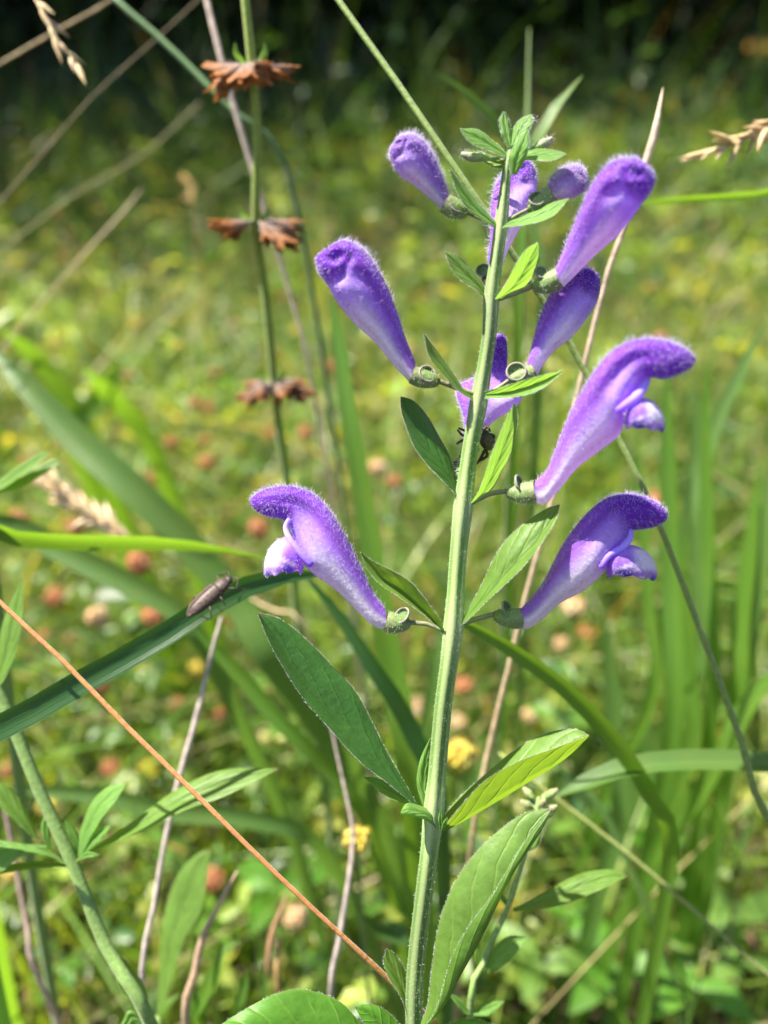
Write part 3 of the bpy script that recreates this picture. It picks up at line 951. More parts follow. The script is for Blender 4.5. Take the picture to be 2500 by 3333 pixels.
# ---- flowers
def calyx(fl, r, ped, cal, r0, r1, crest, z0, z1, face):
    s = REG[r][2]
    a = T(r, ped)
    zz = np.linspace(0, z0, len(a))
    m = M()
    tube(m, [WP(x, y, z) for (x, y), z in zip(a, zz)], [r0 * s * PX * .48] * len(a), 8, n=12, c=np.array([(.22, .32, .09), (.21, .22, .12), (.20, .19, .12)]))
    pe = m.build('flower_stalk', MAT['stem'], fl)
    c2 = T(r, cal)
    A, B = WP(*c2[0], z0), WP(*c2[1], z1)
    f = np.linspace(0, 1, 12)
    prof = (r0 + (r1 - r0) * np.sin(f * np.pi * .62) / np.sin(np.pi * .62) * 1.0) * s * PX
    prof[0] *= .6
    line = A + (B - A) * f[:, None]
    line = line - UPV * (np.sin(f * np.pi) * r1 * s * .18 * PX)[:, None]
    m = M()
    tube(m, line, prof, 14, c=np.array([(.15, .20, .07), (.17, .27, .08), (.20, .22, .10)]), capend=False)
    # inner wall so the mouth reads as a cup
    tube(m, line[::-1][:5], prof[::-1][:5] * .9, 14, c=(.12, .18, .06), capend=False)
    ca = m.build('calyx', MAT['stem'], fl)
    # the curled crest: a little standing dish with a thick rim
    (cx, cy, cr_) = crest
    (px, py), = T(r, [(cx, cy)])
    R = cr_ * s * PX
    cen = WP(px, py, (z0 + z1) / 2 - cr_ * s * (.25 + .75 * face[2]))
    ax = unit(np.array(face[0] * RGT + face[1] * UPV - face[2] * FWD))       # the way the dish opens
    e1 = unit(np.cross(ax, UPV + .1 * RGT))
    e2 = np.cross(e1, ax)
    th = np.linspace(0.05, 1.25, 7)[:, None]
    pa = np.linspace(0, 2 * np.pi, 22, endpoint=False)[None]
    V = cen + R * ((e1 * np.cos(pa)[..., None] + e2 * np.sin(pa)[..., None]) * np.sin(th)[..., None]) - ax * (np.cos(th) * R * .75 + 0 * pa)[..., None]
    m = M()
    m.add(V.reshape(-1, 3), gfaces(7, 22, True), None, (.11, .19, .06))
    rim = V[-1]
    tube(m, np.vstack([rim, rim[:2]]), R * .13, 6, c=(.22, .20, .17), capend=False)
    m.build('calyx_crest', MAT['stem'], fl)
    h = M()
    pts = line[rng.integers(1, 12, 240)]
    d = unit(rng.normal(0, 1, (240, 3)))
    ab = unit(B - A)
    d = unit(d - ab * (d @ ab)[:, None])
    k = rng.integers(1, 12, 240)
    hair_mesh(h, line[k] + d * prof[k][:, None], unit(d + .3 * rng.normal(0, 1, d.shape)), rng.uniform(5, 12, 240) * PX, .4 * PX, (.8, .82, .75))
    hair_mesh(h, rim[rng.integers(0, 22, 90)], unit(rng.normal(0, 1, (90, 3))), rng.uniform(4, 9, 90) * PX, .4 * PX, (.8, .82, .75))
    kind(h.build('calyx_hairs', MAT['fuzz'], ca), 'stuff')


def flower(r, pairs, lat, z=0, zt=None, open_=True, hairs=2500, deep=1.0, pale=1.0, label=None, grey=0.0, hl=1.0, z_base=None, flip=1):
    """corolla: rings between the traced back line and belly line"""
    s = REG[r][2]
    zb = z * .6 if z_base is None else z_base
    zt = z if zt is None else zt
    D, B = cr(T(r, [p[:2] for p in pairs]), 54), cr(T(r, [p[2:] for p in pairs]), 54)
    L = np.clip(cr(np.array(lat, float) * s, 54)[:, 0], 2, None)
    n = len(D)
    f = np.linspace(0, 1, n)
    zz = zb + (zt - zb) * sm(0, .8, f)
    K = 40
    ph = np.linspace(0, 2 * np.pi, K, endpoint=False)
    c, sn = np.cos(ph), np.sin(ph)
    mid, half = (D + B) / 2, (D - B) / 2
    V = np.zeros((n, K, 3))
    col_ = np.zeros((n, K, 3))
    dark = np.array((.165, .034, .42)) * deep
    vio = np.array((.27, .095, .54))
    lav = np.array((.50, .34, .86))
    wht = np.array((.86, .83, .90))
    for i in range(n):
        fi = f[i]
        # crease between hood and throat
        cre = (.30 if open_ else .12) * math.exp(-((fi - .60) / .16) ** 2)
        w = 1 - cre * np.exp(-((c - (.25 - .7 * (fi - .5))) / .22) ** 2)
        w = w + .10 * math.exp(-((fi - .45) / .15) ** 2) * np.exp(-((c + .45) / .3) ** 2)
        if not open_:          # folded bud: dimple on the face and a lip seam
            w = w - .22 * math.exp(-((fi - .76) / .05) ** 2) * np.exp(-((c + .05) / .3) ** 2) - .16 * np.exp(-((fi - .66 - .10 * c) / .022) ** 2) * sm(.8, .3, np.abs(c))
            w = w + .16 * math.exp(-((fi - .86) / .05) ** 2) * np.exp(-((c + .1) / .5) ** 2)
            w = w - .20 * math.exp(-((fi - .62) / .03) ** 2) * sm(.1, -.7, c)
            w = w + .05 * np.sin(fi * 30 + c * 5) * sm(.35, .6, fi)
        ce = np.sign(c) * np.abs(c) ** .92
        for j in range(K):
            px, py = mid[i] + half[i] * ce[j]
            V[i, j] = WP(px, py, zz[i] + L[i] * sn[j] * w[j])
        wh = sm(.2, -.45, c) * (1 - sm(.34, .56, fi)) * pale
        la = sm(.5, -.25, c) * sm(.05, .3, fi) * (1 - sm(.56, .70, fi)) * pale
        hood = sm(.50, .72, fi)
        body = vio[None] * (1 - hood) + dark[None] * hood
        body = body + (np.array((.30, .17, .66)) - body) * (.45 * math.exp(-((fi - .12) / .18) ** 2))
        q = body * (1 - la)[:, None] + lav[None] * la[:, None]
        q = q * (1 - wh)[:, None] + wht[None] * wh[:, None]
        q = q * (1 + .10 * np.sin(ph * 9 + fi * 3))[:, None]
        if grey:
            q = q * (1 - grey) + np.array((.30, .23, .36)) * grey
        col_[i] = q
    m = M()
    m.add(V.reshape(-1, 3), gfaces(n, K, True), None, col_.reshape(-1, 3))
    tipc = V[-1].mean(0)
    tri = np.array([[j, (j + 1) % K, K] for j in range(K)])
    m.add(np.vstack([V[-1], tipc]), tri, None, np.vstack([col_[-1], col_[-1][:1]]))
    o = m.build('flower', MAT['petal'], plant)
    if label:
        o['label'] = label
    h = M()
    Fq = gfaces(n, K, True)
    ring = Fq[:, 0] // K
    wf = .22 + .9 * sm(.45, .8, f[ring]) + .5 * (c[Fq[:, 0] % K] > .55)
    pp, nn, idx = sample(V.reshape(-1, 3), Fq, hairs, wf)
    axis = V.mean(1)[ring[idx]]
    out = unit(pp - axis)
    tang = unit(np.gradient(V.mean(1), axis=0))[ring[idx]]
    hair_mesh(h, pp, unit(out + .30 * tang + rng.normal(0, .33, pp.shape)), (6 + np.minimum(rng.exponential(8, hairs), 24)) * PX * hl * (.55 + .45 * (c[Fq[idx, 0] % K] > -.2)), .40 * PX, (.80, .74, .93))
    kind(h.build('flower_hairs', MAT['fuzz'], o), 'stuff')
    return o


def lip(fl, r, cen, rx, up, down, lat, z, side, tilt=0.0):
    """drooping lower lip: a ruffled dome; side = +1 when the flower faces right"""
    s = REG[r][2]
    (cx, cy), = T(r, [cen])
    nu, nv = 20, 56
    th = np.linspace(.04, 1.0, nu)
    a = np.linspace(0, 2 * np.pi, nv, endpoint=False)
    V = np.zeros((nu, nv, 3))
    C = np.zeros((nu, nv, 3))
    for i, t in enumerate(th):
        e = t * 2.15                                         # angle from the crown of the dome
        rr = math.sin(e) ** .85
        hz = math.cos(e)
        ruf = 1 + .09 * t ** 3 * np.sin(a * 5 + 1) + .05 * t ** 3 * np.sin(a * 11)
        x = side * rx * rr * np.cos(a) * ruf * (1 + .10 * np.cos(a))
        zz = lat * rr * np.sin(a) * ruf
        y = np.where(hz > 0, up * hz, down * hz) + 0 * a - up * .22 * rr * np.cos(a)
        y = y - .05 * up * t ** 4 * np.sin(a * 7 + 2) - .30 * up * np.exp(-((a - np.pi) / 1.0) ** 2) * t
        y = y + .18 * up * np.exp(-(np.sin(a) / .28) ** 2) * (np.cos(a) > 0) * t * (1 - t)
        for j in range(nv):
            px, py = cx + x[j] * s, cy - y[j] * s + tilt * x[j] * s
            V[i, j] = WP(px, py, z + zz[j] * s)
        vio, wht, blu, lav = np.array((.30, .14, .64)), np.array((.84, .82, .90)), np.array((.05, .03, .42)), np.array((.45, .28, .86))
        front = sm(.05, .65, np.cos(a)) * sm(.15, .3, np.full(nv, t)) * (1 - .8 * sm(.62, .8, np.full(nv, t)))
        blot = sm(.25, .7, np.sin(a * 6.3 + 3 * np.sin(t * 9)) * np.sin(t * 14 + a * 3))
        crown = (1 - sm(.3, .6, np.full(nv, t)))
        q = vio + (lav - vio) * (.8 * crown)[:, None]
        q = q + (wht - q) * np.clip(front + .8 * blot * sm(.55, .75, t), 0, 1)[:, None]
        rimb = sm(.72, .9, np.full(nv, t)) * sm(.1, .7, np.sin(a * 4 + 2))
        q = q + (blu - q) * (.85 * rimb)[:, None]
        C[i] = q
    m = M()
    m.add(V.reshape(-1, 3), gfaces(nu, nv, True), None, C.reshape(-1, 3))
    o = m.build('lower_lip', MAT['petal'], fl)
    h = M()
    pp, nn, _ = sample(V.reshape(-1, 3), gfaces(nu, nv, True), 420)
    out = unit(pp - V.mean((0, 1)))
    hair_mesh(h, pp, unit(out + rng.normal(0, .3, pp.shape)), rng.uniform(4, 12, len(pp)) * PX, .42 * PX, (.85, .82, .95))
    kind(h.build('lip_hairs', MAT['fuzz'], fl), 'stuff')


def lobe(fl, r, pts, wd, z, lat):
    """pair of pale finger-like side lobes flanking the mouth"""
    s = REG[r][2]
    for sg in (-1, 1):
        m = M()
        xy = T(r, pts)
        zz = z + sg * lat * s * np.array([1.0, .98, .86, .62, .5][:len(xy)])
        tube(m, [WP(x, y, q) for (x, y), q in zip(xy, zz)], np.array(wd) * s * PX * .5, 10, n=18,
             c=np.array([(.30, .15, .72), (.44, .30, .88), (.56, .46, .92), (.50, .38, .90)]))
        m.build('side_lobe', MAT['petal'], fl)


LATO = [50, 60, 76, 96, 118, 134, 132, 112, 98, 90, 80, 58, 18]
F1 = flower('R2', [(1012, 1965, 1030, 2115), (940, 1870, 950, 2095), (880, 1750, 860, 2020), (825, 1640, 770, 1925), (770, 1530, 650, 1820), (710, 1420, 530, 1735),
                   (650, 1325, 470, 1660), (570, 1240, 420, 1530), (470, 1188, 375, 1420), (360, 1170, 330, 1385), (250, 1185, 250, 1370), (170, 1220, 185, 1343), (125, 1268, 140, 1305)],
            [x * 1.09 for x in LATO], 0, 10, label='open violet flower hooked to the left above a long dark leaf')
lip(F1, 'R2', (366, 1672), 128, 170, 105, 150, 0, -1)
lobe(F1, 'R2', [(530, 1690), (450, 1600), (385, 1510), (360, 1440), (385, 1385)], [40, 44, 40, 34, 26], 0, 120)
calyx(F1, 'R4', [(850, 185), (790, 162), (718, 155)], [(720, 155), (622, 150)], 20, 40, (680, 122, 36), 0, 0, (-.25, .25, .25))

F2 = flower('R3', [(450, 1812, 438, 1920), (520, 1738, 500, 1930), (585, 1650, 590, 1865), (640, 1545, 690, 1775), (700, 1430, 820, 1705), (770, 1330, 930, 1615),
                   (840, 1245, 985, 1540), (920, 1175, 1060, 1420), (1000, 1132, 1120, 1345), (1100, 1118, 1185, 1332), (1200, 1138, 1255, 1318), (1290, 1185, 1310, 1290), (1335, 1230, 1335, 1265)],
            LATO, 0, -15, label='open violet flower hooked to the right, the lower of two')
lip(F2, 'R3', (1095, 1560), 152, 138, 90, 150, -10, 1)
lobe(F2, 'R3', [(930, 1560), (980, 1490), (1060, 1440), (1105, 1390), (1112, 1335)], [34, 36, 40, 38, 30], -10, 118)
calyx(F2, 'R3', [(75, 1910), (180, 1872), (292, 1842)], [(290, 1842), (458, 1866)], 32, 60, (380, 1806, 50), 0, 0, (.5, .25, .35))

F3 = flower('R3', [(540, 1045, 525, 1160), (610, 970, 590, 1185), (660, 850, 690, 1085), (715, 710, 790, 965), (770, 585, 920, 865), (840, 470, 1040, 770),
                   (900, 375, 1075, 680), (980, 280, 1150, 520), (1080, 215, 1225, 425), (1200, 186, 1310, 430), (1320, 200, 1390, 405), (1430, 240, 1465, 370), (1500, 298, 1500, 330)],
            [x * 1.1 for x in LATO], -190, -330, label='large open violet flower hooked to the right, the upper of two', z_base=-70)
lip(F3, 'R3', (1178, 670), 120, 128, 90, 120, -300, 1)
lobe(F3, 'R3', [(1030, 620), (1080, 585), (1140, 540), (1185, 480), (1212, 405)], [34, 44, 50, 48, 38], -290, 110)
calyx(F3, 'R3', [(155, 1175), (260, 1122), (368, 1102)], [(366, 1104), (540, 1106)], 34, 62, (458, 1055, 54), -45, -70, (.5, .2, .3))

LATB = [38, 50, 62, 80, 95, 100, 90, 62, 22]
F4 = flower('R1', [(478, 1045, 455, 1120), (440, 950, 390, 1050), (410, 860, 320, 965), (380, 780, 245, 895), (345, 700, 180, 815), (305, 635, 135, 740), (255, 588, 100, 690), (200, 570, 92, 640), (150, 590, 108, 618)],
            LATB, -20, -60, False, 2000, label='closed violet flower tilted to the left with folded hood')
calyx(F4, 'R1', [(705, 1165), (640, 1142), (568, 1115)], [(570, 1113), (466, 1088)], 20, 36, (527, 1082, 34), -20, -15, (.3, .3, .8))
F5 = flower('R1', [(1012, 690, 1048, 752), (1045, 615, 1110, 690), (1080, 530, 1180, 620), (1115, 450, 1250, 560), (1155, 360, 1300, 500), (1200, 298, 1350, 430), (1260, 258, 1392, 370), (1320, 252, 1402, 320), (1365, 272, 1390, 295)],
            LATB, -120, -260, False, 1900, pale=1.1, label='closed violet flower with pale belly leaning right, topmost on that side', z_base=-60)
calyx(F5, 'R1', [(790, 800), (870, 772), (932, 745)], [(930, 746), (1030, 718)], 20, 38, (965, 690, 27), -40, -60, (.1, .3, .6))
F6 = flower('R1', [(903, 1058, 940, 1103), (920, 1000, 965, 1060), (940, 920, 1010, 1000), (965, 845, 1080, 945), (995, 780, 1140, 870), (1040, 725, 1180, 800), (1090, 690, 1190, 740), (1130, 672, 1185, 705), (1155, 680, 1170, 690)],
            [x * .85 for x in LATB], 40, 60, False, 1700, pale=1.1, label='closed violet flower leaning right below the topmost one', z_base=10)
calyx(F6, 'R1', [(742, 1172), (800, 1138), (836, 1112)], [(834, 1112), (928, 1078)], 18, 33, (866, 1074, 37), -10, 0, (-.15, .25, .9))
F7 = flower('R1', [(608, 398, 590, 460), (585, 330, 520, 400), (560, 270, 465, 355), (535, 220, 420, 325), (505, 183, 390, 280), (465, 160, 376, 240), (420, 168, 385, 205), (400, 185, 395, 195)],
            [32, 44, 56, 66, 66, 58, 34, 10], -20, -50, False, 1900, grey=.25, label='fuzzy unopened flower tilted left near the top', hl=1.1)
calyx(F7, 'R1', [(785, 510), (720, 482), (678, 464)], [(680, 464), (592, 428)], 18, 36, (640, 430, 32), -20, -20, (.35, .3, .7))
F8 = flower('R1', [(750, 720, 800, 720), (757, 640, 825, 630), (765, 560, 860, 560), (768, 470, 895, 500), (770, 420, 935, 410), (790, 350, 946, 350), (840, 290, 940, 300), (880, 266, 925, 270), (900, 262, 915, 264)],
            [32, 38, 50, 62, 70, 66, 50, 30, 10], 130, 170, False, 1800, label='violet flower seen from the back behind the upper stem', z_base=70)
calyx(F8, 'R1', [(785, 800), (762, 760), (745, 725)], [(745, 725), (775, 690)], 16, 32, (737, 682, 27), 50, 75, (-.2, .3, .8))
F9 = flower('R3', [(100, 890, 165, 885), (112, 745, 245, 735), (105, 650, 310, 670), (70, 540, 430, 590), (80, 470, 455, 530), (180, 420, 385, 450), (255, 350, 370, 360), (282, 260, 372, 270), (300, 185, 365, 195), (325, 158, 350, 160)],
            [40, 66, 90, 120, 120, 90, 66, 54, 40, 14], 170, 210, False, 1900, pale=.5, label='violet flower mostly hidden behind the middle stem', z_base=80)
calyx(F9, 'R3', [(105, 1150), (70, 1090), (75, 1030)], [(75, 1030), (130, 885)], 24, 45, (62, 950, 36), 55, 80, (-.4, .2, .6))
F10 = flower('R1', [(985, 375, 1005, 412), (1000, 325, 1055, 417), (1050, 290, 1100, 400), (1100, 282, 1140, 370), (1135, 300, 1150, 335)],
             [26, 50, 58, 46, 16], 10, 10, False, 1300, grey=.55, label='small grey-violet fuzzy bud near the top right')
calyx(F10, 'R1', [(805, 508), (870, 474), (912, 452)], [(910, 452), (1002, 392)], 16, 32, (946, 405, 30), 0, 5, (-.1, .3, .9))
# tiny green buds among the crown leaves
for (x0, y0, x1, y1, rr, z) in ((800, 255, 655, 238, 16, 0), (870, 235, 1005, 178, 17, 20), (850, 190, 935, 100, 12, 15)):
    m = M()
    a, b = T('R1', [(x0, y0), (x1, y1)])
    A, B = WP(*a, z), WP(*b, z - 10)
    f = np.linspace(0, 1, 14)
    tube(m, A + (B - A) * f[:, None] - UPV * (np.sin(f * np.pi) * 8 * PX)[:, None], rr * .8439 * PX * (.35 + .75 * np.exp(-((f - .72) / .22) ** 2)), 12, c=np.array([(.2, .3, .09), (.22, .30, .10), (.34, .32, .26)]))
    bud = m.build('flower_bud', MAT['stem'], plant)
    h = M()
    d = unit(rng.normal(0, 1, (160, 3)))
    k = rng.uniform(.3, 1, (160, 1))
    hair_mesh(h, A + (B - A) * k + d * 12 * PX, d, rng.uniform(5, 12, 160) * PX, .4 * PX)
    kind(h.build('bud_hairs', MAT['fuzz'], bud), 'stuff')
# ------------------------------------------------------------------ single grass blades, not whole plants
blade('single_blade', 'glossy dark channelled grass blade carrying the beetle', 'S',
      [(1062, 1868, .128), (980, 1868, .126), (880, 1884, .123), (780, 1920, .120), (660, 1985, .117), (540, 2065, .115), (360, 2170, .113), (180, 2268, .112), (0, 2385, .111), (-160, 2500, .112)],
      [6, 44, 66, 72, 74, 76, 80, 84, 84, 84], 'blade_dark', (-.03, .03), True, -.1, .25)
blade('single_blade', 'narrow bright green blade lying level above the beetle', 'R5',
      [(1430, 860, .150), (1200, 812, .146), (900, 782, .142), (600, 776, .138), (300, 772, .136), (0, 752, .134), (-300, 800, .134)], [4, 20, 46, 52, 54, 50, 50], 'blade', (-.03, .02), True, -.85)
blade('single_blade', 'broad blurred grey-green blade slanting down to the right behind the beetle', 'S',
      [(-30, 1130, .215), (60, 1230, .21), (240, 1420, .205), (430, 1590, .20), (620, 1780, .20), (790, 1990, .20), (900, 2180, .20)], [10, 70, 96, 104, 100, 92, 84], 'blade_blue', (.05, .04), True, .3)
blade('single_blade', 'grey-green blade arching under the level bright blade', 'R5',
      [(-80, 640, .19), (100, 690, .19), (300, 800, .188), (600, 950, .185), (850, 1080, .183), (1000, 1190, .183), (1110, 1350, .185)], [40, 70, 80, 80, 70, 60, 56], 'blade_blue', (.03, .03), True, .4)
blade('single_blade', 'dark green blade slanting down right from behind the beetle blade', 'R6',
      [(960, -230, .165), (1080, -100, .165), (1180, 0, .165), (1340, 190, .165), (1480, 330, .165), (1659, 520, .168), (1800, 720, .172)], [14, 40, 52, 52, 50, 46, 44], 'blade', (.02, .03), True, .55, .3)
blade('single_blade', 'upright yellow-green blade left of the main stem', 'S',
      [(1082, 985, .150), (1105, 1130, .150), (1140, 1380, .150), (1185, 1640, .152), (1232, 1930, .154), (1285, 2240, .157), (1340, 2540, .16)], [16, 44, 56, 64, 74, 84, 92], 'blade', (.01, .02), True, .45, .3)
blade('single_blade', 'dark narrow blade leaning across below the lower left flower', 'R4',
      [(300, -30, .150), (430, 120, .150), (560, 320, .150), (680, 500, .152), (770, 690, .155), (830, 860, .158)], [8, 36, 50, 60, 62, 60], 'blade_dark', (.01, .02), True, .4)
blade('single_blade', 'green blade curving down to the right of the main stem', 'R4',
      [(860, 120, .126), (950, 165, .127), (1100, 250, .128), (1300, 390, .130), (1430, 510, .132), (1560, 660, .135), (1680, 850, .14), (1760, 1080, .15)], [10, 34, 46, 52, 56, 56, 52, 50], 'blade', (.012, .02), True, .5, .3)
blade('single_blade', 'pale level blade bending across the stems at the right', 'FU',
      [(1195, 1722, .138), (1260, 1690, .138), (1350, 1655, .138), (1480, 1640, .138), (1600, 1642, .138), (1700, 1652, .138), (1830, 1690, .14)], [6, 50, 62, 66, 66, 62, 60], 'blade_blue', (.03, .03), True, -.6, .35)
RB = [([(1440, 760), (1442, 1000), (1448, 1250), (1452, 1560)], 60, .19, 'blade'), ([(1478, 1150), (1480, 1320), (1486, 1460), (1490, 1600)], 60, .21, 'blade'),
      ([(1528, 780), (1524, 960), (1530, 1200), (1540, 1500)], 44, .20, 'blade'), ([(1655, 690), (1590, 820), (1530, 960), (1470, 1180)], 50, .22, 'blade_blue'),
      ([(1640, 1000), (1620, 1180), (1600, 1340), (1590, 1520)], 56, .20, 'blade'), ([(1690, 900), (1655, 1100), (1630, 1300), (1600, 1480)], 60, .21, 'blade_blue'),
      ([(1370, 900), (1385, 1100), (1400, 1300), (1410, 1500)], 40, .24, 'blade'), ([(1500, 820), (1508, 1000), (1510, 1200), (1512, 1400)], 60, .27, 'blade_blue'),
      ([(1300, 1300), (1318, 1450), (1330, 1600), (1340, 1750)], 64, .23, 'blade_blue'), ([(1010, 1080), (990, 1200), (965, 1340), (935, 1480)], 44, .23, 'blade_blue'),
      ([(1700, 1420), (1640, 1490), (1590, 1560), (1550, 1650)], 60, .19, 'blade')]
for q, w, d, mt_ in RB:
    blade('single_blade', 'tall blurred grass blade in the tuft right of the flowers' if q[0][0] > 1200 else 'pale blurred blade low behind the main stem', 'FU', [(x, y, d + .004 * i) for i, (x, y) in enumerate(q)], [6, w * .8, w, w, w], mt_, (random.uniform(-.02, .02), random.uniform(.0, .03)), True,
          random.uniform(.2, .7), .3, group='tall blades in the tuft at the right' if q[0][0] > 1200 else None)
blade('single_blade', 'bright green blade tip right behind the top of the plant', 'FU', [(1258, 163, .150), (1220, 200, .150), (1180, 260, .150), (1150, 320, .150), (1130, 420, .152), (1120, 600, .155), (1115, 850, .165)], [3, 26, 40, 38, 32, 30, 30], 'blade', (.01, .03), True, .5)
blade('single_blade', 'dull grey blade leaning to the plant top from the left', 'FU', [(945, 158, .17), (1000, 195, .17), (1060, 250, .17), (1110, 330, .172), (1150, 480, .175), (1170, 700, .18)], [3, 22, 30, 30, 28, 28], 'blade_blue', (.01, .03), True, .4)
blade('single_blade', 'thin level blade reaching in from the right beside the topmost flower', 'FU', [(1350, 442, .150), (1450, 432, .150), (1550, 427, .150), (1670, 425, .150), (1850, 470, .150)], [4, 18, 24, 26, 26], 'blade', (.05, .03), True, .5)
blade('single_blade', 'pale silvery blade twisting down among the lower right sprouts', 'R8', [(300, 880, .19), (430, 1000, .19), (560, 1140, .19), (690, 1420, .188), (780, 1620, .186), (870, 1880, .186), (990, 2180, .188)], [6, 24, 26, 26, 28, 30, 28], 'blade_blue', (.01, .01), True, .5, .2, twist=2.2)
blade('single_blade', 'yellow-green shoot blade with curled tip at the bottom', 'R6', [(1182, 1302, .15), (1110, 1310, .15), (1075, 1400, .15), (1020, 1520, .15), (960, 1650, .152), (930, 1780, .154)], [4, 14, 40, 46, 40, 34], 'blade', (0, .01), True, .4)
blade('single_blade', 'broad pale blade low between the dry stems at the left', 'R6', [(60, 560, .20), (300, 570, .20), (560, 600, .20), (760, 660, .20), (1000, 680, .20), (1300, 720, .20), (1560, 830, .205)], [20, 44, 60, 64, 60, 56, 50], 'blade_blue', (.03, .02), True, .4)
for k, (q, w) in enumerate([([(1215, 1430), (1200, 1500), (1185, 1600), (1170, 1730)], 34), ([(955, 1260), (960, 1360), (945, 1500), (925, 1730)], 24), ([(1090, 1380), (1060, 1470), (1010, 1580), (985, 1730)], 40),
                            ([(640, 1520), (660, 1600), (650, 1740)], 26), ([(1290, 1420), (1300, 1520), (1310, 1700)], 26), ([(880, 1560), (830, 1600), (790, 1720)], 30)]):
    blade('single_blade', 'young yellow-green shoot blade standing low at the bottom left', 'R6', [(x, y, .15 + .002 * k) for x, y in q], [4, w, w, w], 'blade', (0, .008), True, random.uniform(-.3, .5), .3, group='yellow-green shoots at the bottom left')
for k, q in enumerate([[(0, 1480), (140, 1590), (280, 1760), (400, 1950)], [(380, 1660), (480, 1760), (590, 1880), (700, 2050)], [(560, 1620), (480, 1740), (400, 1850), (340, 2000)]]):
    blade('single_blade', 'bright blurred blade in the crossing pair far left' if k else 'bright blurred blade leaving the left edge', 'R7', [(x, y, .30 + .01 * i) for i, (x, y) in enumerate(q)], [6, 60, 66, 60], 'blade', (.02, .03), True, .4, group='bright blades crossing at the left' if k else None)

# ------------------------------------------------------------------ single stems and straws, not whole plants
OR, YG, GR, ST, PK = (.52, .21, .07), (.40, .34, .06), (.14, .25, .05), (.52, .43, .28), (.58, .48, .42)
stalk('wiry_stem', 'thin wiry orange stem crossing diagonally behind the main stem', 'S',
      [(-260, 1700, .108), (0, 1962, .107), (180, 2125, .106), (420, 2370, .105), (585, 2530, .104), (800, 2745, .103), (1000, 2940, .1035), (1200, 3125, .105), (1345, 3268, .108), (1450, 3390, .112)],
      [13, 14, 15, 16, 16, 15, 15, 14, 13, 13], [OR, OR, OR, (.48, .27, .06), YG, (.34, .34, .06), (.26, .32, .06), (.2, .3, .06), (.2, .28, .06)], (.03, .02), nodes=(.30,))
stalk('single_stem', 'long thin green stem passing behind the plant top, bending down right', 'S',
      [(980, -180, .118), (1100, 0, .117), (1290, 265, .115), (1470, 530, .1135), (1600, 720, .1135), (1720, 905, .116), (1850, 1105, .118), (2010, 1420, .120), (2105, 1610, .120), (2180, 1790, .121), (2240, 1950, .122), (2330, 2190, .123), (2412, 2420, .125), (2500, 2670, .128)],
      [18, 19, 20, 20, 20, 19, 18, 18, 18, 19, 20, 21, 22, 24], [(.17, .26, .06), (.20, .28, .07), (.20, .28, .07), (.18, .27, .05), (.14, .22, .04), (.10, .17, .03)], (.10, .05), nodes=(.42, .56))
stalk('single_stem', 'thin blurred green stem slanting to the dried whorls', 'R7', [(440, -80, .17), (520, 0, .17), (740, 190, .17), (950, 400, .17), (1100, 560, .17), (1330, 900, .18)], [18, 19, 20, 20, 18], [(.10, .20, .07)] * 3, (.02, .05))
stalk('dry_stem', 'grey-brown dead stem just behind the dried whorls', 'R7', [(890, -200, .165), (930, 0, .165), (1000, 280, .165), (1060, 500, .167), (1150, 800, .17), (1250, 1130, .175), (1340, 1440, .18), (1400, 1700, .185)], [16, 18, 19, 18, 15, 12, 10], [PK, PK, (.42, .37, .26), (.36, .36, .2)], (.02, .03), cat='dry stem', mat='dry')
stalk('dry_stem', 'long straw-brown dead stem slanting across the upper left', 'R7', [(980, -90, .20), (880, 10, .20), (640, 230, .20), (400, 450, .20), (150, 740, .20), (-100, 1020, .20), (-500, 1460, .20)], [3, 4, 4, 5, 5], [(.36, .30, .2)] * 3, (-.02, .03), cat='dry stem', mat='dry')
stalk('dry_stem', 'short straw-brown dead stem at the upper left corner', 'R7', [(560, -40, .19), (480, 15, .19), (250, 140, .19), (0, 285, .19), (-150, 370, .19), (-600, 620, .19)], [6, 8, 8, 8], [ST, ST], (-.04, .03), cat='dry stem', mat='dry')
stalk('dry_stem', 'pale feathery-tipped dead stem at the middle left', 'R7', [(636, 850, .25), (560, 950, .25), (420, 1100, .25), (230, 1310, .25), (0, 1580, .25), (-160, 1770, .25), (-400, 2060, .25)], [3, 12, 5, 5, 5, 5], [(.55, .46, .32), ST, ST], (-.02, .02), cat='dry stem', mat='dry')
stalk('dry_stem', 'faint thin dead stem between the longer straws', 'R7', [(900, 460, .30), (640, 700, .30), (360, 860, .30), (0, 1130, .30), (-120, 1220, .30), (-500, 1520, .30)], [5, 6, 6, 6], [(.36, .34, .18)] * 2, (-.02, .03), cat='dry stem', mat='dry')
stalk('dry_stem', 'pale lilac-brown dead stem cut by the orange stem', 'S', [(720, 2010, .150), (690, 2120, .150), (640, 2330, .148), (585, 2520, .146), (540, 2720, .144), (500, 2960, .143), (466, 3215, .142)], [9, 13, 18, 19, 18, 18, 19], [(.42, .36, .33), (.46, .40, .37), (.42, .36, .33), (.38, .31, .27)], (-.005, .01), cat='dry stem', mat='dry')
stalk('dry_stem', 'pale lilac dead stem left of the lower main stem', 'S', [(1062, 2280, .150), (1085, 2400, .150), (1130, 2600, .148), (1150, 2690, .148), (1141, 2830, .146), (1105, 3050, .145), (1075, 3240, .145)], [6, 8, 11, 14, 17, 18, 18], [(.38, .31, .27), (.43, .37, .36), (.45, .39, .38), (.4, .33, .3)], (-.003, .01), cat='dry stem', mat='dry')
stalk('dry_stem', 'pinkish dead stem near the leaning stem at the left', 'S', [(0, 2550, .16), (25, 2680, .16), (60, 2870, .16), (95, 3060, .16), (115, 3160, .16)], [10, 14, 16, 17], [(.4, .27, .25), PK, PK], (.005, .01), cat='dry stem', mat='dry')
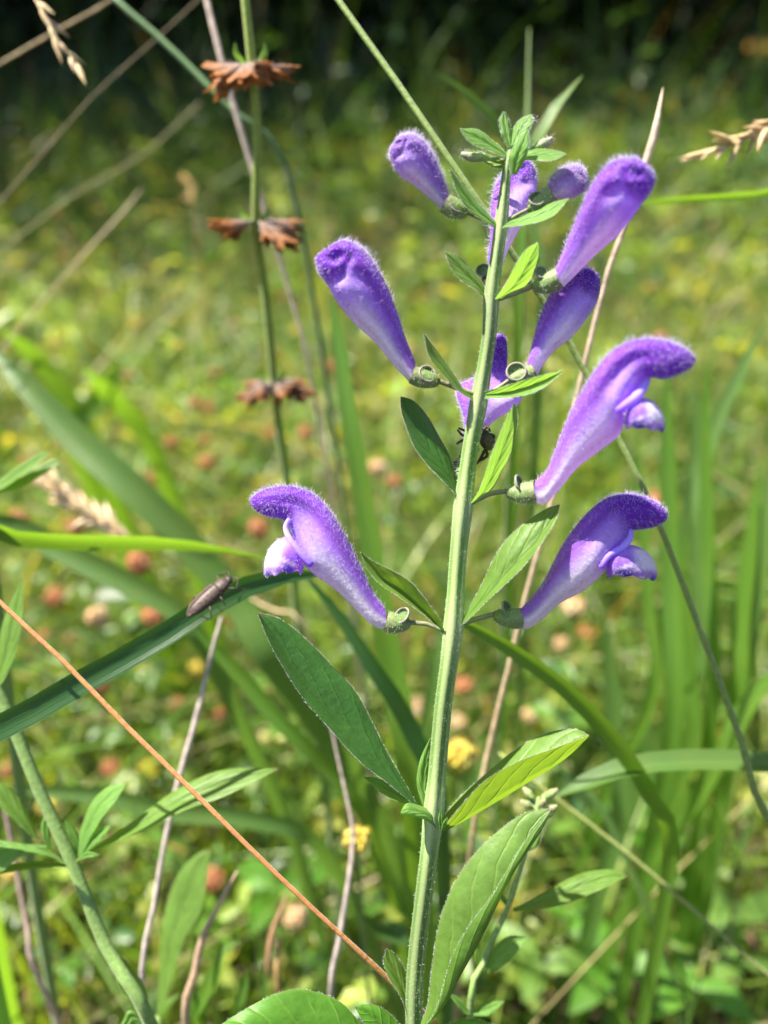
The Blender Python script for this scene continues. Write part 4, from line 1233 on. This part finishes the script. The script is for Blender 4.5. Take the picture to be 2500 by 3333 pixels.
stalk('dry_stem', 'tall straw with a feathery tip rising behind the right flowers', 'S',
      [(2158, 285, .126), (2148, 380, .126), (2110, 500, .127), (2050, 690, .129), (1985, 870, .131), (1930, 1080, .133), (1880, 1290, .136), (1800, 1620, .14), (1720, 1910, .143), (1655, 2180, .146), (1590, 2450, .15), (1540, 2720, .153)],
      [3, 30, 24, 20, 18, 17, 17, 17, 17, 18, 18], [(.55, .45, .36), (.48, .38, .27), (.44, .34, .2), (.42, .32, .18), (.40, .30, .19), (.46, .36, .27)], (0, .02), cat='dry stem', mat='dry')
stalk('single_stem', 'hair-thin yellow-green stem slanting through the lower right', 'R8', [(40, 850, .15), (200, 985, .15), (420, 1150, .15), (760, 1420, .15), (1080, 1700, .152), (1389, 1970, .155), (1600, 2160, .16)], [10, 11, 12, 12, 12], [(.30, .34, .09), (.26, .32, .08)], (.02, .01))
stalk('single_stem', 'upright thin green stem behind the plant top', 'FU', [(1143, 60, .19), (1141, 160, .19), (1140, 260, .19), (1130, 420, .19), (1125, 700, .195), (1100, 1000, .20)], [3, 14, 20, 22], [(.14, .22, .06)] * 2, (.01, .03))
stalk('single_stem', 'thin brownish sprout stem standing at the bottom left', 'R6', [(1165, 958, .142), (1110, 1060, .142), (1040, 1190, .142), (990, 1300, .143), (955, 1480, .144), (915, 1720, .146)], [6, 16, 16, 26, 26, 26], [(.40, .27, .20), (.42, .30, .16), (.34, .32, .07), (.3, .36, .06)], (0, .008))
stalk('single_stem', 'brown-tipped sprout stem beside the curled shoot', 'R6', [(1420, 1060, .16), (1370, 1170, .16), (1330, 1280, .16), (1315, 1400, .16), (1300, 1560, .162)], [5, 14, 18, 26, 26], [(.36, .2, .12), (.33, .22, .06), (.28, .28, .05)], (0, .008))
stalk('single_stem', 'short tan cut stem beside the brown-tipped sprout', 'R6', [(1372, 1285, .17), (1360, 1400, .17), (1366, 1520, .17)], [18, 18, 16], [(.42, .26, .13)] * 2, (0, .005), cat='dry stem', mat='dry')


def spikelet(m, p, d, ln, wd, c):
    """pointed husk with a keel"""
    f = np.linspace(0, 1, 9)
    r = wd * np.array([.25, .7, .95, 1, .9, .7, .45, .2, .02])
    tube(m, p + d * (f * ln)[:, None], r, 6, .1, c, capend=False)


def seed_head(label, r, axis, d, n, ln, spread, tail=None, root=(0, 0), thick=9, tan=(.62, .48, .28)):
    xy = [(x, y, d) for x, y in axis]
    P = pd(r, xy + ([(x, y, d + .01) for x, y in tail] if tail else []))
    g = to_ground(P[-1], *root)
    q = crl(np.array(P + g), 60)
    t = thing('grass_seed_head', label, 'grass seed', q[-1])
    m = M()
    tube(m, q[::-1], np.linspace(thick, thick * .5, 60) * d / FPX / 2, 6, c=tan)
    m.build('stem', MAT['dry'], t)
    ax = crl(np.array(pd(r, xy)), 40)
    s = REG[r][2]
    tg = unit(np.gradient(ax, axis=0))
    for k in range(n):
        f = (k + .5) / n
        i = int(f * 39)
        dd = unit(-tg[i] + rng.normal(0, spread, 3))
        m = M()
        L = ln * s * d / FPX * random.uniform(.75, 1.2)
        spikelet(m, ax[i], dd, L, L * .10, np.array([tan, tuple(x * random.uniform(.85, 1.2) for x in tan)]))
        m.build('spikelet', MAT['dry'], t)


seed_head('few pale drooping straw husks hanging at the upper left corner', 'R7', [(355, 300), (300, 235), (240, 150), (190, 60), (150, -20)], .145, 9, 120, .35, [(60, -140), (-200, -160), (-420, 120)], (-.03, .02), 14, (.66, .52, .32))
seed_head('fluffy pale tan seed head left of the beetle', 'R5', [(270, 450), (360, 520), (470, 600), (600, 680), (710, 745)], .20, 150, 150, .36, [(920, 850), (1200, 990), (1450, 1130), (1659, 1260)], (.02, .03), 13, (.78, .62, .40))
seed_head('tan spiky seed head poking in beside the right edge', 'S', [(2310, 495), (2370, 470), (2440, 440), (2520, 405), (2600, 380)], .135, 34, 100, .34, [(2700, 420), (2800, 700)], (.03, .03), 10, (.58, .46, .26))
seed_head('small tan grass head blurred in the far left meadow', 'R7', [(850, 820), (858, 850), (865, 880), (868, 910)], .40, 16, 60, .5, None, (.0, .01), 8, (.60, .42, .18))


# ------------------------------------------------------------------ dried whorled stalk
def dried_calyx(t, p, d, ln, c0, c1):
    """nodding bell with a toothed, flaring mouth"""
    up = np.array((0, 0, 1.0))
    e1 = unit(np.cross(d, up + .01))
    e2 = np.cross(e1, d)
    nu, nv = 12, 20
    f = np.linspace(0, 1, nu)
    r = ln * (.09 + .21 * f ** .7 + .10 * f ** 4)
    a = np.linspace(0, 2 * np.pi, nv, endpoint=False)
    V = np.zeros((nu, nv, 3))
    rag = np.convolve(np.tile(rng.normal(0, .16, nv), 3), [.25, .5, .25], 'same')[nv:2 * nv]
    for i in range(nu):
        tooth = .16 * ln * f[i] ** 3 * np.cos(a * 5) + .20 * ln * f[i] ** 3 * np.clip(np.sin(a), 0, 1)
        tooth = tooth + rag * ln * f[i] ** 3
        rr = r[i] * (1 + .10 * np.cos(a * 10) * f[i] + rag * f[i] ** 2)
        V[i] = p + d * ((f[i] * ln) + tooth)[:, None] + (e1 * np.cos(a)[:, None] * 1.25 + e2 * np.sin(a)[:, None] * .75) * rr[:, None]
    c = np.array(c0) + (np.array(c1) - np.array(c0)) * (f[:, None, None] ** 1.2) * np.ones((1, nv, 1))
    m = M().add(V.reshape(-1, 3), gfaces(nu, nv, True), None, c.reshape(-1, 3))
    o = m.build('dried_calyx', MAT['dry'], t)
    h = M()
    i = rng.integers(1, 8, 60)
    j = rng.integers(0, nv, 60)
    hair_mesh(h, V[i, j], unit(V[i, j] - (p + d * (f[i] * ln)[:, None]) + rng.normal(0, ln * .05, (60, 3))), rng.uniform(.0004, .0011, 60), .00002, (.75, .7, .72))
    kind(h.build('calyx_hairs', MAT['fuzz'], o), 'stuff')


wp = [(525, -80, .132), (530, 0, .134), (545, 150, .138), (556, 300, .144), (553, 480, .152), (575, 650, .163), (592, 830, .175), (606, 950, .184), (622, 1060, .192), (634, 1200, .20), (642, 1330, .21)]
P = pd('FU', wp)
q = crl(np.array(P + to_ground(P[-1], .01, .02)), 60)
t = thing('dried_whorl_stalk', 'green upright stalk with rings of dried brown nodding flower cups', 'plant', q[-1])
m = M()
ds = np.interp(np.linspace(0, 1, 60), [0, .5, 1], [.135, .18, .21])
tube(m, q[::-1], (np.linspace(26, 36, 60) * ds / FPX / 2)[::-1], 12, .10, np.array([(.26, .34, .06), (.16, .26, .05), (.14, .24, .04), (.12, .2, .04)])[::-1])
m.build('stem', MAT['stem'], t)
WH = [(545, 145, .138, 1.0, [(3.5, -.55), (2.7, -.15), (4.71, -.75), (5.6, -.5), (.35, -.2), (1.6, -.4), (4.2, -1.1), (5.2, -.15), (3.1, -.9)]), (554, 482, .152, .85, [(3.6, -.75), (2.9, -.2), (3.2, -.5), (5.8, -.7), (.3, -.2), (6.1, -.45), (3.9, -.1), (5.4, -1.0)]),
      (592, 826, .175, .75, [(3.6, -.7), (2.9, -.3), (4.3, -.6), (5.2, -.6), (.3, -.25), (6.0, -.5), (3.2, -1.0), (5.6, -.1)])]
for (cx, cy, d, dark, dirs) in WH:
    cen = W(cx * 1.507, cy * 1.507, d)
    for a, dz_ in dirs:
        dr = unit(np.array((math.cos(a), math.sin(a), dz_)))
        st = cen + np.array((math.cos(a), math.sin(a), .1)) * .0019
        m = M()
        tube(m, [cen, (cen + st) / 2 + (0, 0, .0003), st + dr * .0006], [.00035, .0003, .0004], 6, c=(.3, .25, .15))
        m.build('cup_stalk', MAT['stem'], t)
        dried_calyx(t, st, dr, .0054 * random.uniform(.65, 1.15), np.array((.26, .20, .17)) * dark, np.array((.27, .105, .03)) * dark * random.uniform(.7, 1.25))
    for sg in (-1, 1):
        m = M()
        b = cen + np.array((sg * .0012, -.001, .0005))
        blade_mesh(m, [b, b + (sg * .0012, -.0005, .0014), b + (sg * .0013, -.0004, .0030)], [.0006, .0011, .0002], .3, .3, 12)
        m.build('bract', MAT['leaf_young'], t)

# ------------------------------------------------------------------ neighbouring skullcaps
def small_skullcap(label, r, st, wpx, d, leaves, root=(0, 0), budtop=False):
    dz = lambda py, z=0: d + z * PX
    P = pd(r, [(x, y, d) for x, y in st])
    q = crl(np.array(P + to_ground(P[-1], *root)), 60)
    t = thing('skullcap_plant', label, 'plant', q[-1])
    m = M()
    tube(m, q[::-1], (np.interp(np.linspace(0, 1, 60), np.linspace(0, 1, len(wpx)), wpx) * d / FPX / 2)[::-1], 12, .08, np.array([(.15, .26, .06), (.20, .31, .09)]))
    m.build('stem', MAT['stem'], t)
    for L in leaves:
        ea, eb, z0, z1, za, zb, mt_ = L
        leaf(t, 'leaf', r, ea, eb, None, z0, z1, 0, za, zb, mt_, dz, 20)
    if budtop:
        A = P[0]
        for k in range(9):
            a = k * 2.4
            b = A + UPV * (-.0004 * k) + (RGT * math.cos(a) + FWD * math.sin(a)) * .0010
            m = M()
            e = b + unit(RGT * math.cos(a) + FWD * math.sin(a) + UPV * .7) * .0022
            tube(m, [b, (b + e) / 2, e], [.0003, .00065, .00025], 8, n=8, c=np.array([(.16, .25, .07), (.22, .29, .10), (.28, .24, .16)]))
            m.build('flower_bud', MAT['stem'], t)
    return t


small_skullcap('leaning out-of-focus skullcap stem with leaf pairs at the lower left', 'R6',
               [(-120, -180), (0, 90), (100, 330), (200, 580), (340, 880), (420, 1080), (540, 1370), (740, 1709)], [40, 42, 44, 46, 48, 48, 48], .122,
               [([(365, 905), (470, 832), (640, 722), (860, 562), (1090, 462), (1365, 452)], [(372, 915), (480, 852), (700, 762), (900, 662), (1100, 592), (1300, 492), (1366, 458)], -10, 40, 50, -60, 'leaf'),
                ([(385, 880), (395, 760), (450, 620), (530, 545), (615, 530)], [(400, 890), (440, 800), (500, 700), (570, 610), (616, 536)], -15, -20, 50, -40, 'leaf_young'),
                ([(395, 885), (430, 800), (490, 745), (540, 735)], [(400, 890), (470, 830), (520, 775), (542, 740)], -25, -50, 20, -20, 'leaf_young'),
                ([(375, 880), (330, 760), (305, 695)], [(395, 875), (380, 770), (308, 694)], 10, 20, 0, 20, 'leaf_young'),
                ([(390, 895), (430, 860), (490, 875)], [(390, 905), (440, 895), (490, 882)], -30, -60, 10, -10, 'leaf_young'),
                ([(340, 925), (240, 860), (120, 835), (-20, 860), (-120, 960)], [(340, 935), (220, 880), (100, 890), (0, 965), (-118, 970)], -10, -60, 40, -30, 'leaf_young'),
                ([(345, 930), (220, 908), (100, 915), (-60, 950)], [(345, 942), (240, 945), (100, 955), (-60, 985)], -15, 10, 30, -30, 'leaf'),
                ([(225, 830), (120, 825), (0, 805), (-100, 810)], [(225, 850), (120, 845), (0, 850), (-100, 830)], 0, 20, 20, -10, 'leaf_young'),
                ([(190, 800), (125, 655), (60, 560), (-10, 518), (-60, 510)], [(180, 800), (140, 775), (70, 712), (0, 640), (-60, 520)], 20, 30, 30, -30, 'leaf'),
                ([(235, 850), (200, 760), (215, 690), (245, 650)], [(250, 850), (245, 780), (250, 700), (248, 650)], 10, 30, 0, 10, 'leaf_young'),
                ([(700, 1640), (600, 1560), (560, 1450), (548, 1350)], [(730, 1640), (720, 1545), (650, 1430), (552, 1348)], 5, 25, -30, 30, 'leaf'),
                ([(720, 1700), (640, 1640), (600, 1700), (560, 1800)], [(720, 1730), (660, 1700), (630, 1740), (565, 1802)], -5, -30, 0, 0, 'leaf_young'),
                ([(-60, 60), (-20, -60), (10, -250), (70, -400), (110, -480)], [(-40, 100), (20, 20), (80, -120), (110, -300), (114, -482)], 0, 10, 30, -30, 'leaf')], (.01, .01))
small_skullcap('young skullcap with a budding tip behind the lower right leaf', 'R4',
               [(1235, 855), (1215, 950), (1172, 1100), (1112, 1290), (1060, 1400), (1010, 1530), (960, 1700)], [14, 22, 28, 34, 36, 36, 36], .121,
               [([(1130, 1300), (1260, 1230), (1400, 1160), (1520, 1143), (1588, 1165)], [(1135, 1312), (1300, 1292), (1440, 1242), (1588, 1172)], -10, 10, 40, -50, 'leaf'),
                ([(1110, 1300), (1085, 1270), (1070, 1235)], [(1118, 1300), (1105, 1260), (1072, 1234)], 10, 20, 0, 0, 'leaf_young'),
                ([(1020, 1530), (1050, 1460), (1110, 1410), (1180, 1412)], [(1030, 1560), (1090, 1530), (1150, 1470), (1182, 1416)], -5, -20, 40, -30, 'leaf_young'),
                ([(960, 1715), (920, 1660), (870, 1635)], [(965, 1725), (930, 1715), (872, 1640)], -10, -30, 10, -20, 'leaf_young'),
                ([(970, 1715), (1020, 1675), (1095, 1668)], [(975, 1730), (1040, 1725), (1096, 1672)], -10, -30, 20, -20, 'leaf_young'),
                ([(1190, 1060), (1205, 1020), (1240, 985)], [(1195, 1070), (1225, 1050), (1243, 988)], -10, 10, 10, 0, 'leaf_young'),
                ([(1000, 1560), (975, 1500), (985, 1420)], [(1010, 1550), (1000, 1480), (988, 1420)], 5, 15, 0, 0, 'leaf')], (.005, .008), True)
small_skullcap('skullcap leaf pair at the left edge above the level blade', 'R5', [(-90, 330), (-80, 430), (-70, 560), (-60, 760)], [40, 44, 46, 46], .135,
               [([(-75, 470), (0, 430), (110, 350), (210, 290), (272, 278)], [(-70, 500), (20, 480), (130, 400), (220, 340), (274, 284)], -5, -30, 30, -40, 'leaf'),
                ([(-70, 500), (60, 440), (200, 360), (290, 320), (325, 330)], [(-70, 520), (80, 490), (210, 420), (300, 360), (326, 334)], 0, 40, 20, -30, 'leaf')], (-.02, .01))
leafy = thing('broad_leaf_herb', 'pale out-of-focus long leaf rising beside the curled shoot', 'plant', tuple(W(480, 3330, .155) * np.array((1, 1, 0)) + np.array((.01, .06, 0))))
lw = lambda py, z=0: .152 + z * PX
leaf(leafy, 'leaf', 'R6', [(770, 1680), (785, 1450), (790, 1250), (860, 1000), (960, 880), (1033, 850)], [(785, 1690), (840, 1500), (905, 1300), (985, 1150), (1015, 1000), (1036, 856)], None, 0, 30, 0, 40, -40, 'leaf', lw)
m = M()
b = W(*T('R6', [(777, 1680)])[0], .152)
tube(m, crl(np.array([b, b * (1, 1, .6) + base_of(leafy) * 0, np.array(leafy.location)]), 16), .0008, 8, c=(.2, .3, .08))
m.build('stem', MAT['stem'], leafy)

# ------------------------------------------------------------------ low blurred herbs with broad leaves at the lower right
for k, (px, py, ln, az) in enumerate([(1760, 3150, .020, .1), (2010, 3150, .022, -.3), (2380, 2990, .022, .2), (2150, 2760, .017, .6), (2420, 3130, .020, -.4), (1850, 2990, .014, 2.6),
                                      (1350, 2960, .02, 2.9), (900, 2900, .024, .3), (620, 2850, .018, 2.6), (2250, 3200, .02, 1.5), (1150, 2480, .02, .4), (2060, 2600, .02, 1.2)]):
    d = (CAM_H - .055) / (math.sin(PITCH) + (py - 1666.5) / FPX * math.cos(PITCH))
    c = W(px, py, d)
    g = np.array((c[0], c[1], -.003))
    t = thing('broad_leaf_herb', 'low blurred herb with soft broad leaves among the sprouts', 'plant', g, 'low broad-leaved herbs')
    m = M()
    tube(m, [g, (g + c) / 2, c], .0009, 7, n=8, c=(.12, .22, .05))
    m.build('stem', MAT['stem'], t)
    for j in range(3):
        a = az + (0, 2.3, 4.1)[j]
        e = c + np.array((math.cos(a), math.sin(a), random.uniform(-.1, .25))) * ln * random.uniform(.8, 1.1)
        m = M()
        blade_mesh(m, [c, c + (e - c) * .5 + (0, 0, .003), e], [.001, ln * .28, ln * .42, ln * .4, ln * .25, .0005], random.uniform(-.5, .5), .15, 18)
        m.build('leaf', MAT['broad' if k % 2 else 'leaf'], t)

# ------------------------------------------------------------------ hop clover
def clover_proto(kindc):
    h = M()
    N = 80
    i = np.arange(N)
    zc = 1 - 2 * (i + .5) / N
    a = i * 2.39996
    dirs = np.stack([np.sqrt(1 - zc ** 2) * np.cos(a), np.sqrt(1 - zc ** 2) * np.sin(a), zc], 1)
    pal = {'orange': [(.47, .20, .09), (.37, .15, .07), (.54, .30, .17)], 'tan': [(.60, .42, .24), (.52, .34, .18), (.66, .52, .34)], 'yellow': [(.64, .52, .09), (.58, .45, .08), (.55, .50, .13)]}[kindc]
    c = pick(N, pal, [3, 2, 2], .2)
    sz = np.full(N, .0030) * rng.uniform(.8, 1.15, N)
    down = unit(dirs + np.array((0, 0, -.75)))
    leaflets(h, dirs * np.array((.0032, .0032, .0034)), dirs, down, sz, sz * .62, c, .35)
    ell(h, (0, 0, 0), (0, 0, .0036), (.0033, 0, 0), (0, .0033, 0), 7, 10, np.array(pal[1]) * .7)
    s = M()
    tube(s, [(0, 0, -.10), (.004, .002, -.06), (.002, 0, -.02), (0, 0, 0)], .00042, 6, n=10, c=(.16, .24, .06))
    Ls = []
    for zz, aa in ((-.025, 0.4), (-.05, 2.6), (-.07, 4.4)):
        L = M()
        Ls.append(L)
        for k in range(3):
            d = np.array([[math.cos(aa + k * .9), math.sin(aa + k * .9), .15]])
            leaflets(L, np.array([[.003, .001, zz]]), np.array([[0, 0, 1.0]]) + d * .3, d, [.009], [.006], pick(1, PH, [3, 4, 3, 2, 1]))
    return h.data('flower_head', smooth=False), s.data('stem'), [L.data('leaf', smooth=False) for L in Ls]


CL = {k: clover_proto(k) for k in ('orange', 'tan', 'yellow')}
LAB = {'orange': ('dried orange-brown hop clover head on a thin stem in the meadow', 'dried orange clover heads'),
       'tan': ('pale tan withered hop clover head on a thin stem in the meadow', 'withered tan clover heads'),
       'yellow': ('small yellow hop clover flower blurred in the meadow', 'yellow clover flowers')}


def clover(px=None, py=None, kd='orange', h=None, xy=None, sc=1.0, own=None):
    h = h or (random.uniform(.11, .165) if xy or py < 2050 else random.uniform(.05, .085))
    if xy is None:
        g = 0.0
        for _ in range(12):                       # where the sight line meets the (rising) ground plus the stem height
            d = max(.15, (CAM_H - h - g) / (math.sin(PITCH) + (py - 1666.5) / FPX * math.cos(PITCH)))
            c = W(px, py, d)
            g = .5 * g + .5 * float(gz(c[0], c[1]))
        c[2] = float(gz(c[0], c[1])) + h
    else:
        c = np.array((xy[0], xy[1], float(gz(*xy)) + h))
    t = thing('hop_clover', own or LAB[kd][0], 'clover', (c[0], c[1], c[2] - h - .002), None if own else LAB[kd][1])
    rz = random.uniform(0, 6.28)
    for nm, me, mt_ in (('flower_head', CL[kd][0], 'dry'), ('stem', CL[kd][1], 'stem')) + tuple(('leaf', q, 'veg') for q in CL[kd][2]):
        if not me.materials:
            me.materials.append(MAT[mt_])
        o = bpy.data.objects.new(nm, me)
        col.objects.link(o)
        o.parent = t
        o.location = (0, 0, h + .002)
        o.rotation_euler = (random.uniform(-.3, .3), random.uniform(-.3, .3), rz) if nm == 'flower_head' else (0, 0, rz)
        if nm == 'flower_head':
            o.scale = (sc,) * 3
        else:
            o.scale = (1, 1, (h + .002) / .10 if nm == 'stem' else min(1, h / .08))


for x, y in [(465, 805), (450, 880), (440, 950), (275, 810), (300, 1215), (160, 1140), (445, 1000), (370, 955), (585, 935), (660, 935), (850, 1040), (155, 1385), (120, 1290), (380, 1520),
             (470, 1550), (380, 1840), (20, 1660), (460, 1900), (1135, 1385), (1265, 1365), (420, 870), (345, 1030), (90, 1380), (215, 1480), (240, 1660), (720, 790), (560, 1140), (255, 1085), (690, 1480),
             (40, 1120), (520, 1330), (200, 940), (930, 640), (310, 690), (105, 880), (610, 640), (1420, 1080), (830, 700), (1000, 1480), (330, 1330), (60, 1000)]:
    clover(x * 1.507, y * 1.507, 'orange', sc=random.uniform(.85, 1.15))
for x, y in [(815, 1010), (1240, 1310), (1145, 1545), (990, 1560), (900, 1530), (1215, 1390), (210, 1330), (300, 1220), (505, 700), (120, 740), (570, 1600), (1300, 900), (640, 1980), (880, 760)]:
    clover(x * 1.507, y * 1.507, 'tan', sc=random.uniform(.85, 1.15))
for x, y in [(640, 715), (430, 1440), (375, 695), (385, 745), (105, 1740), (20, 1880), (930, 520), (1060, 375), (1605, 470), (1540, 480), (870, 570), (1190, 500), (840, 480), (1400, 620), (1500, 640), (700, 560), (250, 560), (60, 480), (1640, 540), (950, 760)]:
    clover(x * 1.507, y * 1.507, 'yellow', sc=random.uniform(.8, 1.1))
c = W(1160, 2725, .165)
clover(1160, 2725, 'yellow', h=float(c[2]), xy=None, sc=.7, own='bright yellow hop clover flower low beside the main stem')
for k in range(60):
    y = random.uniform(.45, 2.6)
    x = random.uniform(-1, .75) * (.5 * y + .1) - .04
    clover(kd=random.choice(['orange', 'orange', 'orange', 'tan', 'yellow', 'yellow']), xy=(x, y), h=random.uniform(.12, .20) * (1 + .12 * y), sc=random.uniform(.65, 1.05))

# ------------------------------------------------------------------ click beetle on the dark blade
A, B = W(612, 2012, .1135), W(756, 1882, .1165)
ax = unit(B - A)
up = unit(UPV * .62 - FWD * .72 - RGT * .35)
up = unit(up - ax * (up @ ax))
sd_ = np.cross(ax, up)
Lb = np.linalg.norm(B - A)
bt = thing('beetle', 'small dark brown elongated beetle clinging to the glossy blade', 'beetle', A - up * .0006)


def shell(f0, f1, prof, hgt, lift, c, nm, n=18):
    m = M()
    f = np.linspace(f0, f1, n)
    a = np.linspace(0, 2 * np.pi, 20, endpoint=False)
    w = np.interp(np.linspace(0, 1, n), np.linspace(0, 1, len(prof)), prof) * Lb
    V = (A + ax * (f * Lb)[:, None])[:, None] + sd_ * (w[:, None] * np.cos(a))[..., None] + up * (w[:, None] * hgt * np.sin(a) + lift * Lb)[..., None]
    m.add(V.reshape(-1, 3), gfaces(n, 20, True), None, c)
    return m.build(nm, MAT['shell'], bt)


for sg in (-1, 1):        # two wing cases meeting along the back
    m = M()
    n = 20
    f = np.linspace(0, .66, n)
    w = np.interp(f / .66, [0, .08, .25, .6, .85, 1], [.012, .06, .125, .16, .16, .15]) * Lb
    a = np.linspace(.06, np.pi * .62, 12)
    V = (A + ax * (f * Lb)[:, None])[:, None] + sd_ * (sg * w[:, None] * np.sin(a))[..., None] + up * (w[:, None] * .85 * np.cos(a) + .05 * Lb)[..., None]
    V = V + up * (.006 * Lb * np.sin(a * 16))[None, :, None]
    m.add(V.reshape(-1, 3), gfaces(n, 12), None, (.075, .05, .042))
    m.build('wing_case', MAT['shell'], bt)
shell(0, .70, [.01, .06, .12, .155, .16, .15], .45, .015, (.03, .02, .018), 'abdomen')
shell(.66, .90, [.11, .145, .145, .135, .12, .08], .7, .045, (.065, .044, .038), 'thorax')
shell(.88, 1.0, [.06, .095, .095, .07, .02], .7, .035, (.045, .03, .028), 'head', 10)
for f, sw in ((.40, -.3), (.62, -.1), (.80, .35)):
    for sg in (-1, 1):
        m = M()
        s0 = A + ax * f * Lb + sd_ * sg * .09 * Lb
        k1 = s0 + sd_ * sg * .16 * Lb + ax * sw * .2 * Lb + up * .03 * Lb
        k2 = k1 + sd_ * sg * .05 * Lb + ax * sw * .3 * Lb - up * .12 * Lb
        tube(m, [s0, k1, k2, k2 + ax * sw * .12 * Lb], [.00016, .00013, .00008, .00005], 6, n=12, c=(.05, .035, .03))
        m.build('leg', MAT['shell'], bt)
for sg in (-1, 1):
    m = M()
    s0 = A + ax * .98 * Lb + sd_ * sg * .04 * Lb + up * .04 * Lb
    tube(m, [s0, s0 + ax * .06 * Lb + sd_ * sg * .10 * Lb, s0 - ax * .06 * Lb + sd_ * sg * .24 * Lb], [.00009, .00008, .00005], 6, n=14, c=(.05, .035, .03))
    m.build('antenna', MAT['shell'], bt)

# ------------------------------------------------------------------ spider behind the stem
s3 = REG['R3'][2]
cx = WP(*T('R3', [(252, 808)])[0], 48)
spd = thing('spider', 'small mottled brown spider half hidden behind the stem', 'spider', cx)
m = M()
ell(m, cx, UPV * -52 * s3 * PX + RGT * 6 * PX, RGT * 48 * s3 * PX, FWD * 34 * s3 * PX, 12, 16, (.10, .07, .045))
m.build('abdomen', MAT['shell'], spd)
m = M()
c2 = cx + UPV * 48 * s3 * PX - RGT * 10 * PX
ell(m, c2, UPV * 26 * s3 * PX, RGT * 32 * s3 * PX, FWD * 24 * s3 * PX, 10, 14, (.06, .04, .03))
m.build('head', MAT['shell'], spd)
for (pts) in ([(225, 740), (250, 715), (268, 745)], [(240, 760), (290, 770), (285, 800)], [(240, 850), (250, 890), (205, 925)], [(235, 860), (215, 900), (190, 940)],
              [(200, 760), (110, 770), (72, 735)], [(195, 770), (100, 800), (68, 820)], [(200, 750), (120, 740), (80, 725)], [(200, 850), (120, 870), (90, 900)]):
    m = M()
    q = T('R3', pts)
    z = 52 if pts[0][0] > 205 else 40
    tube(m, [WP(x, y, z + (10 if i == 1 else 0)) for i, (x, y) in enumerate(q)], np.array([11, 10, 6]) * s3 * PX, 6, n=10, c=(.07, .045, .03))
    lg = m.build('leg', MAT['shell'], spd)
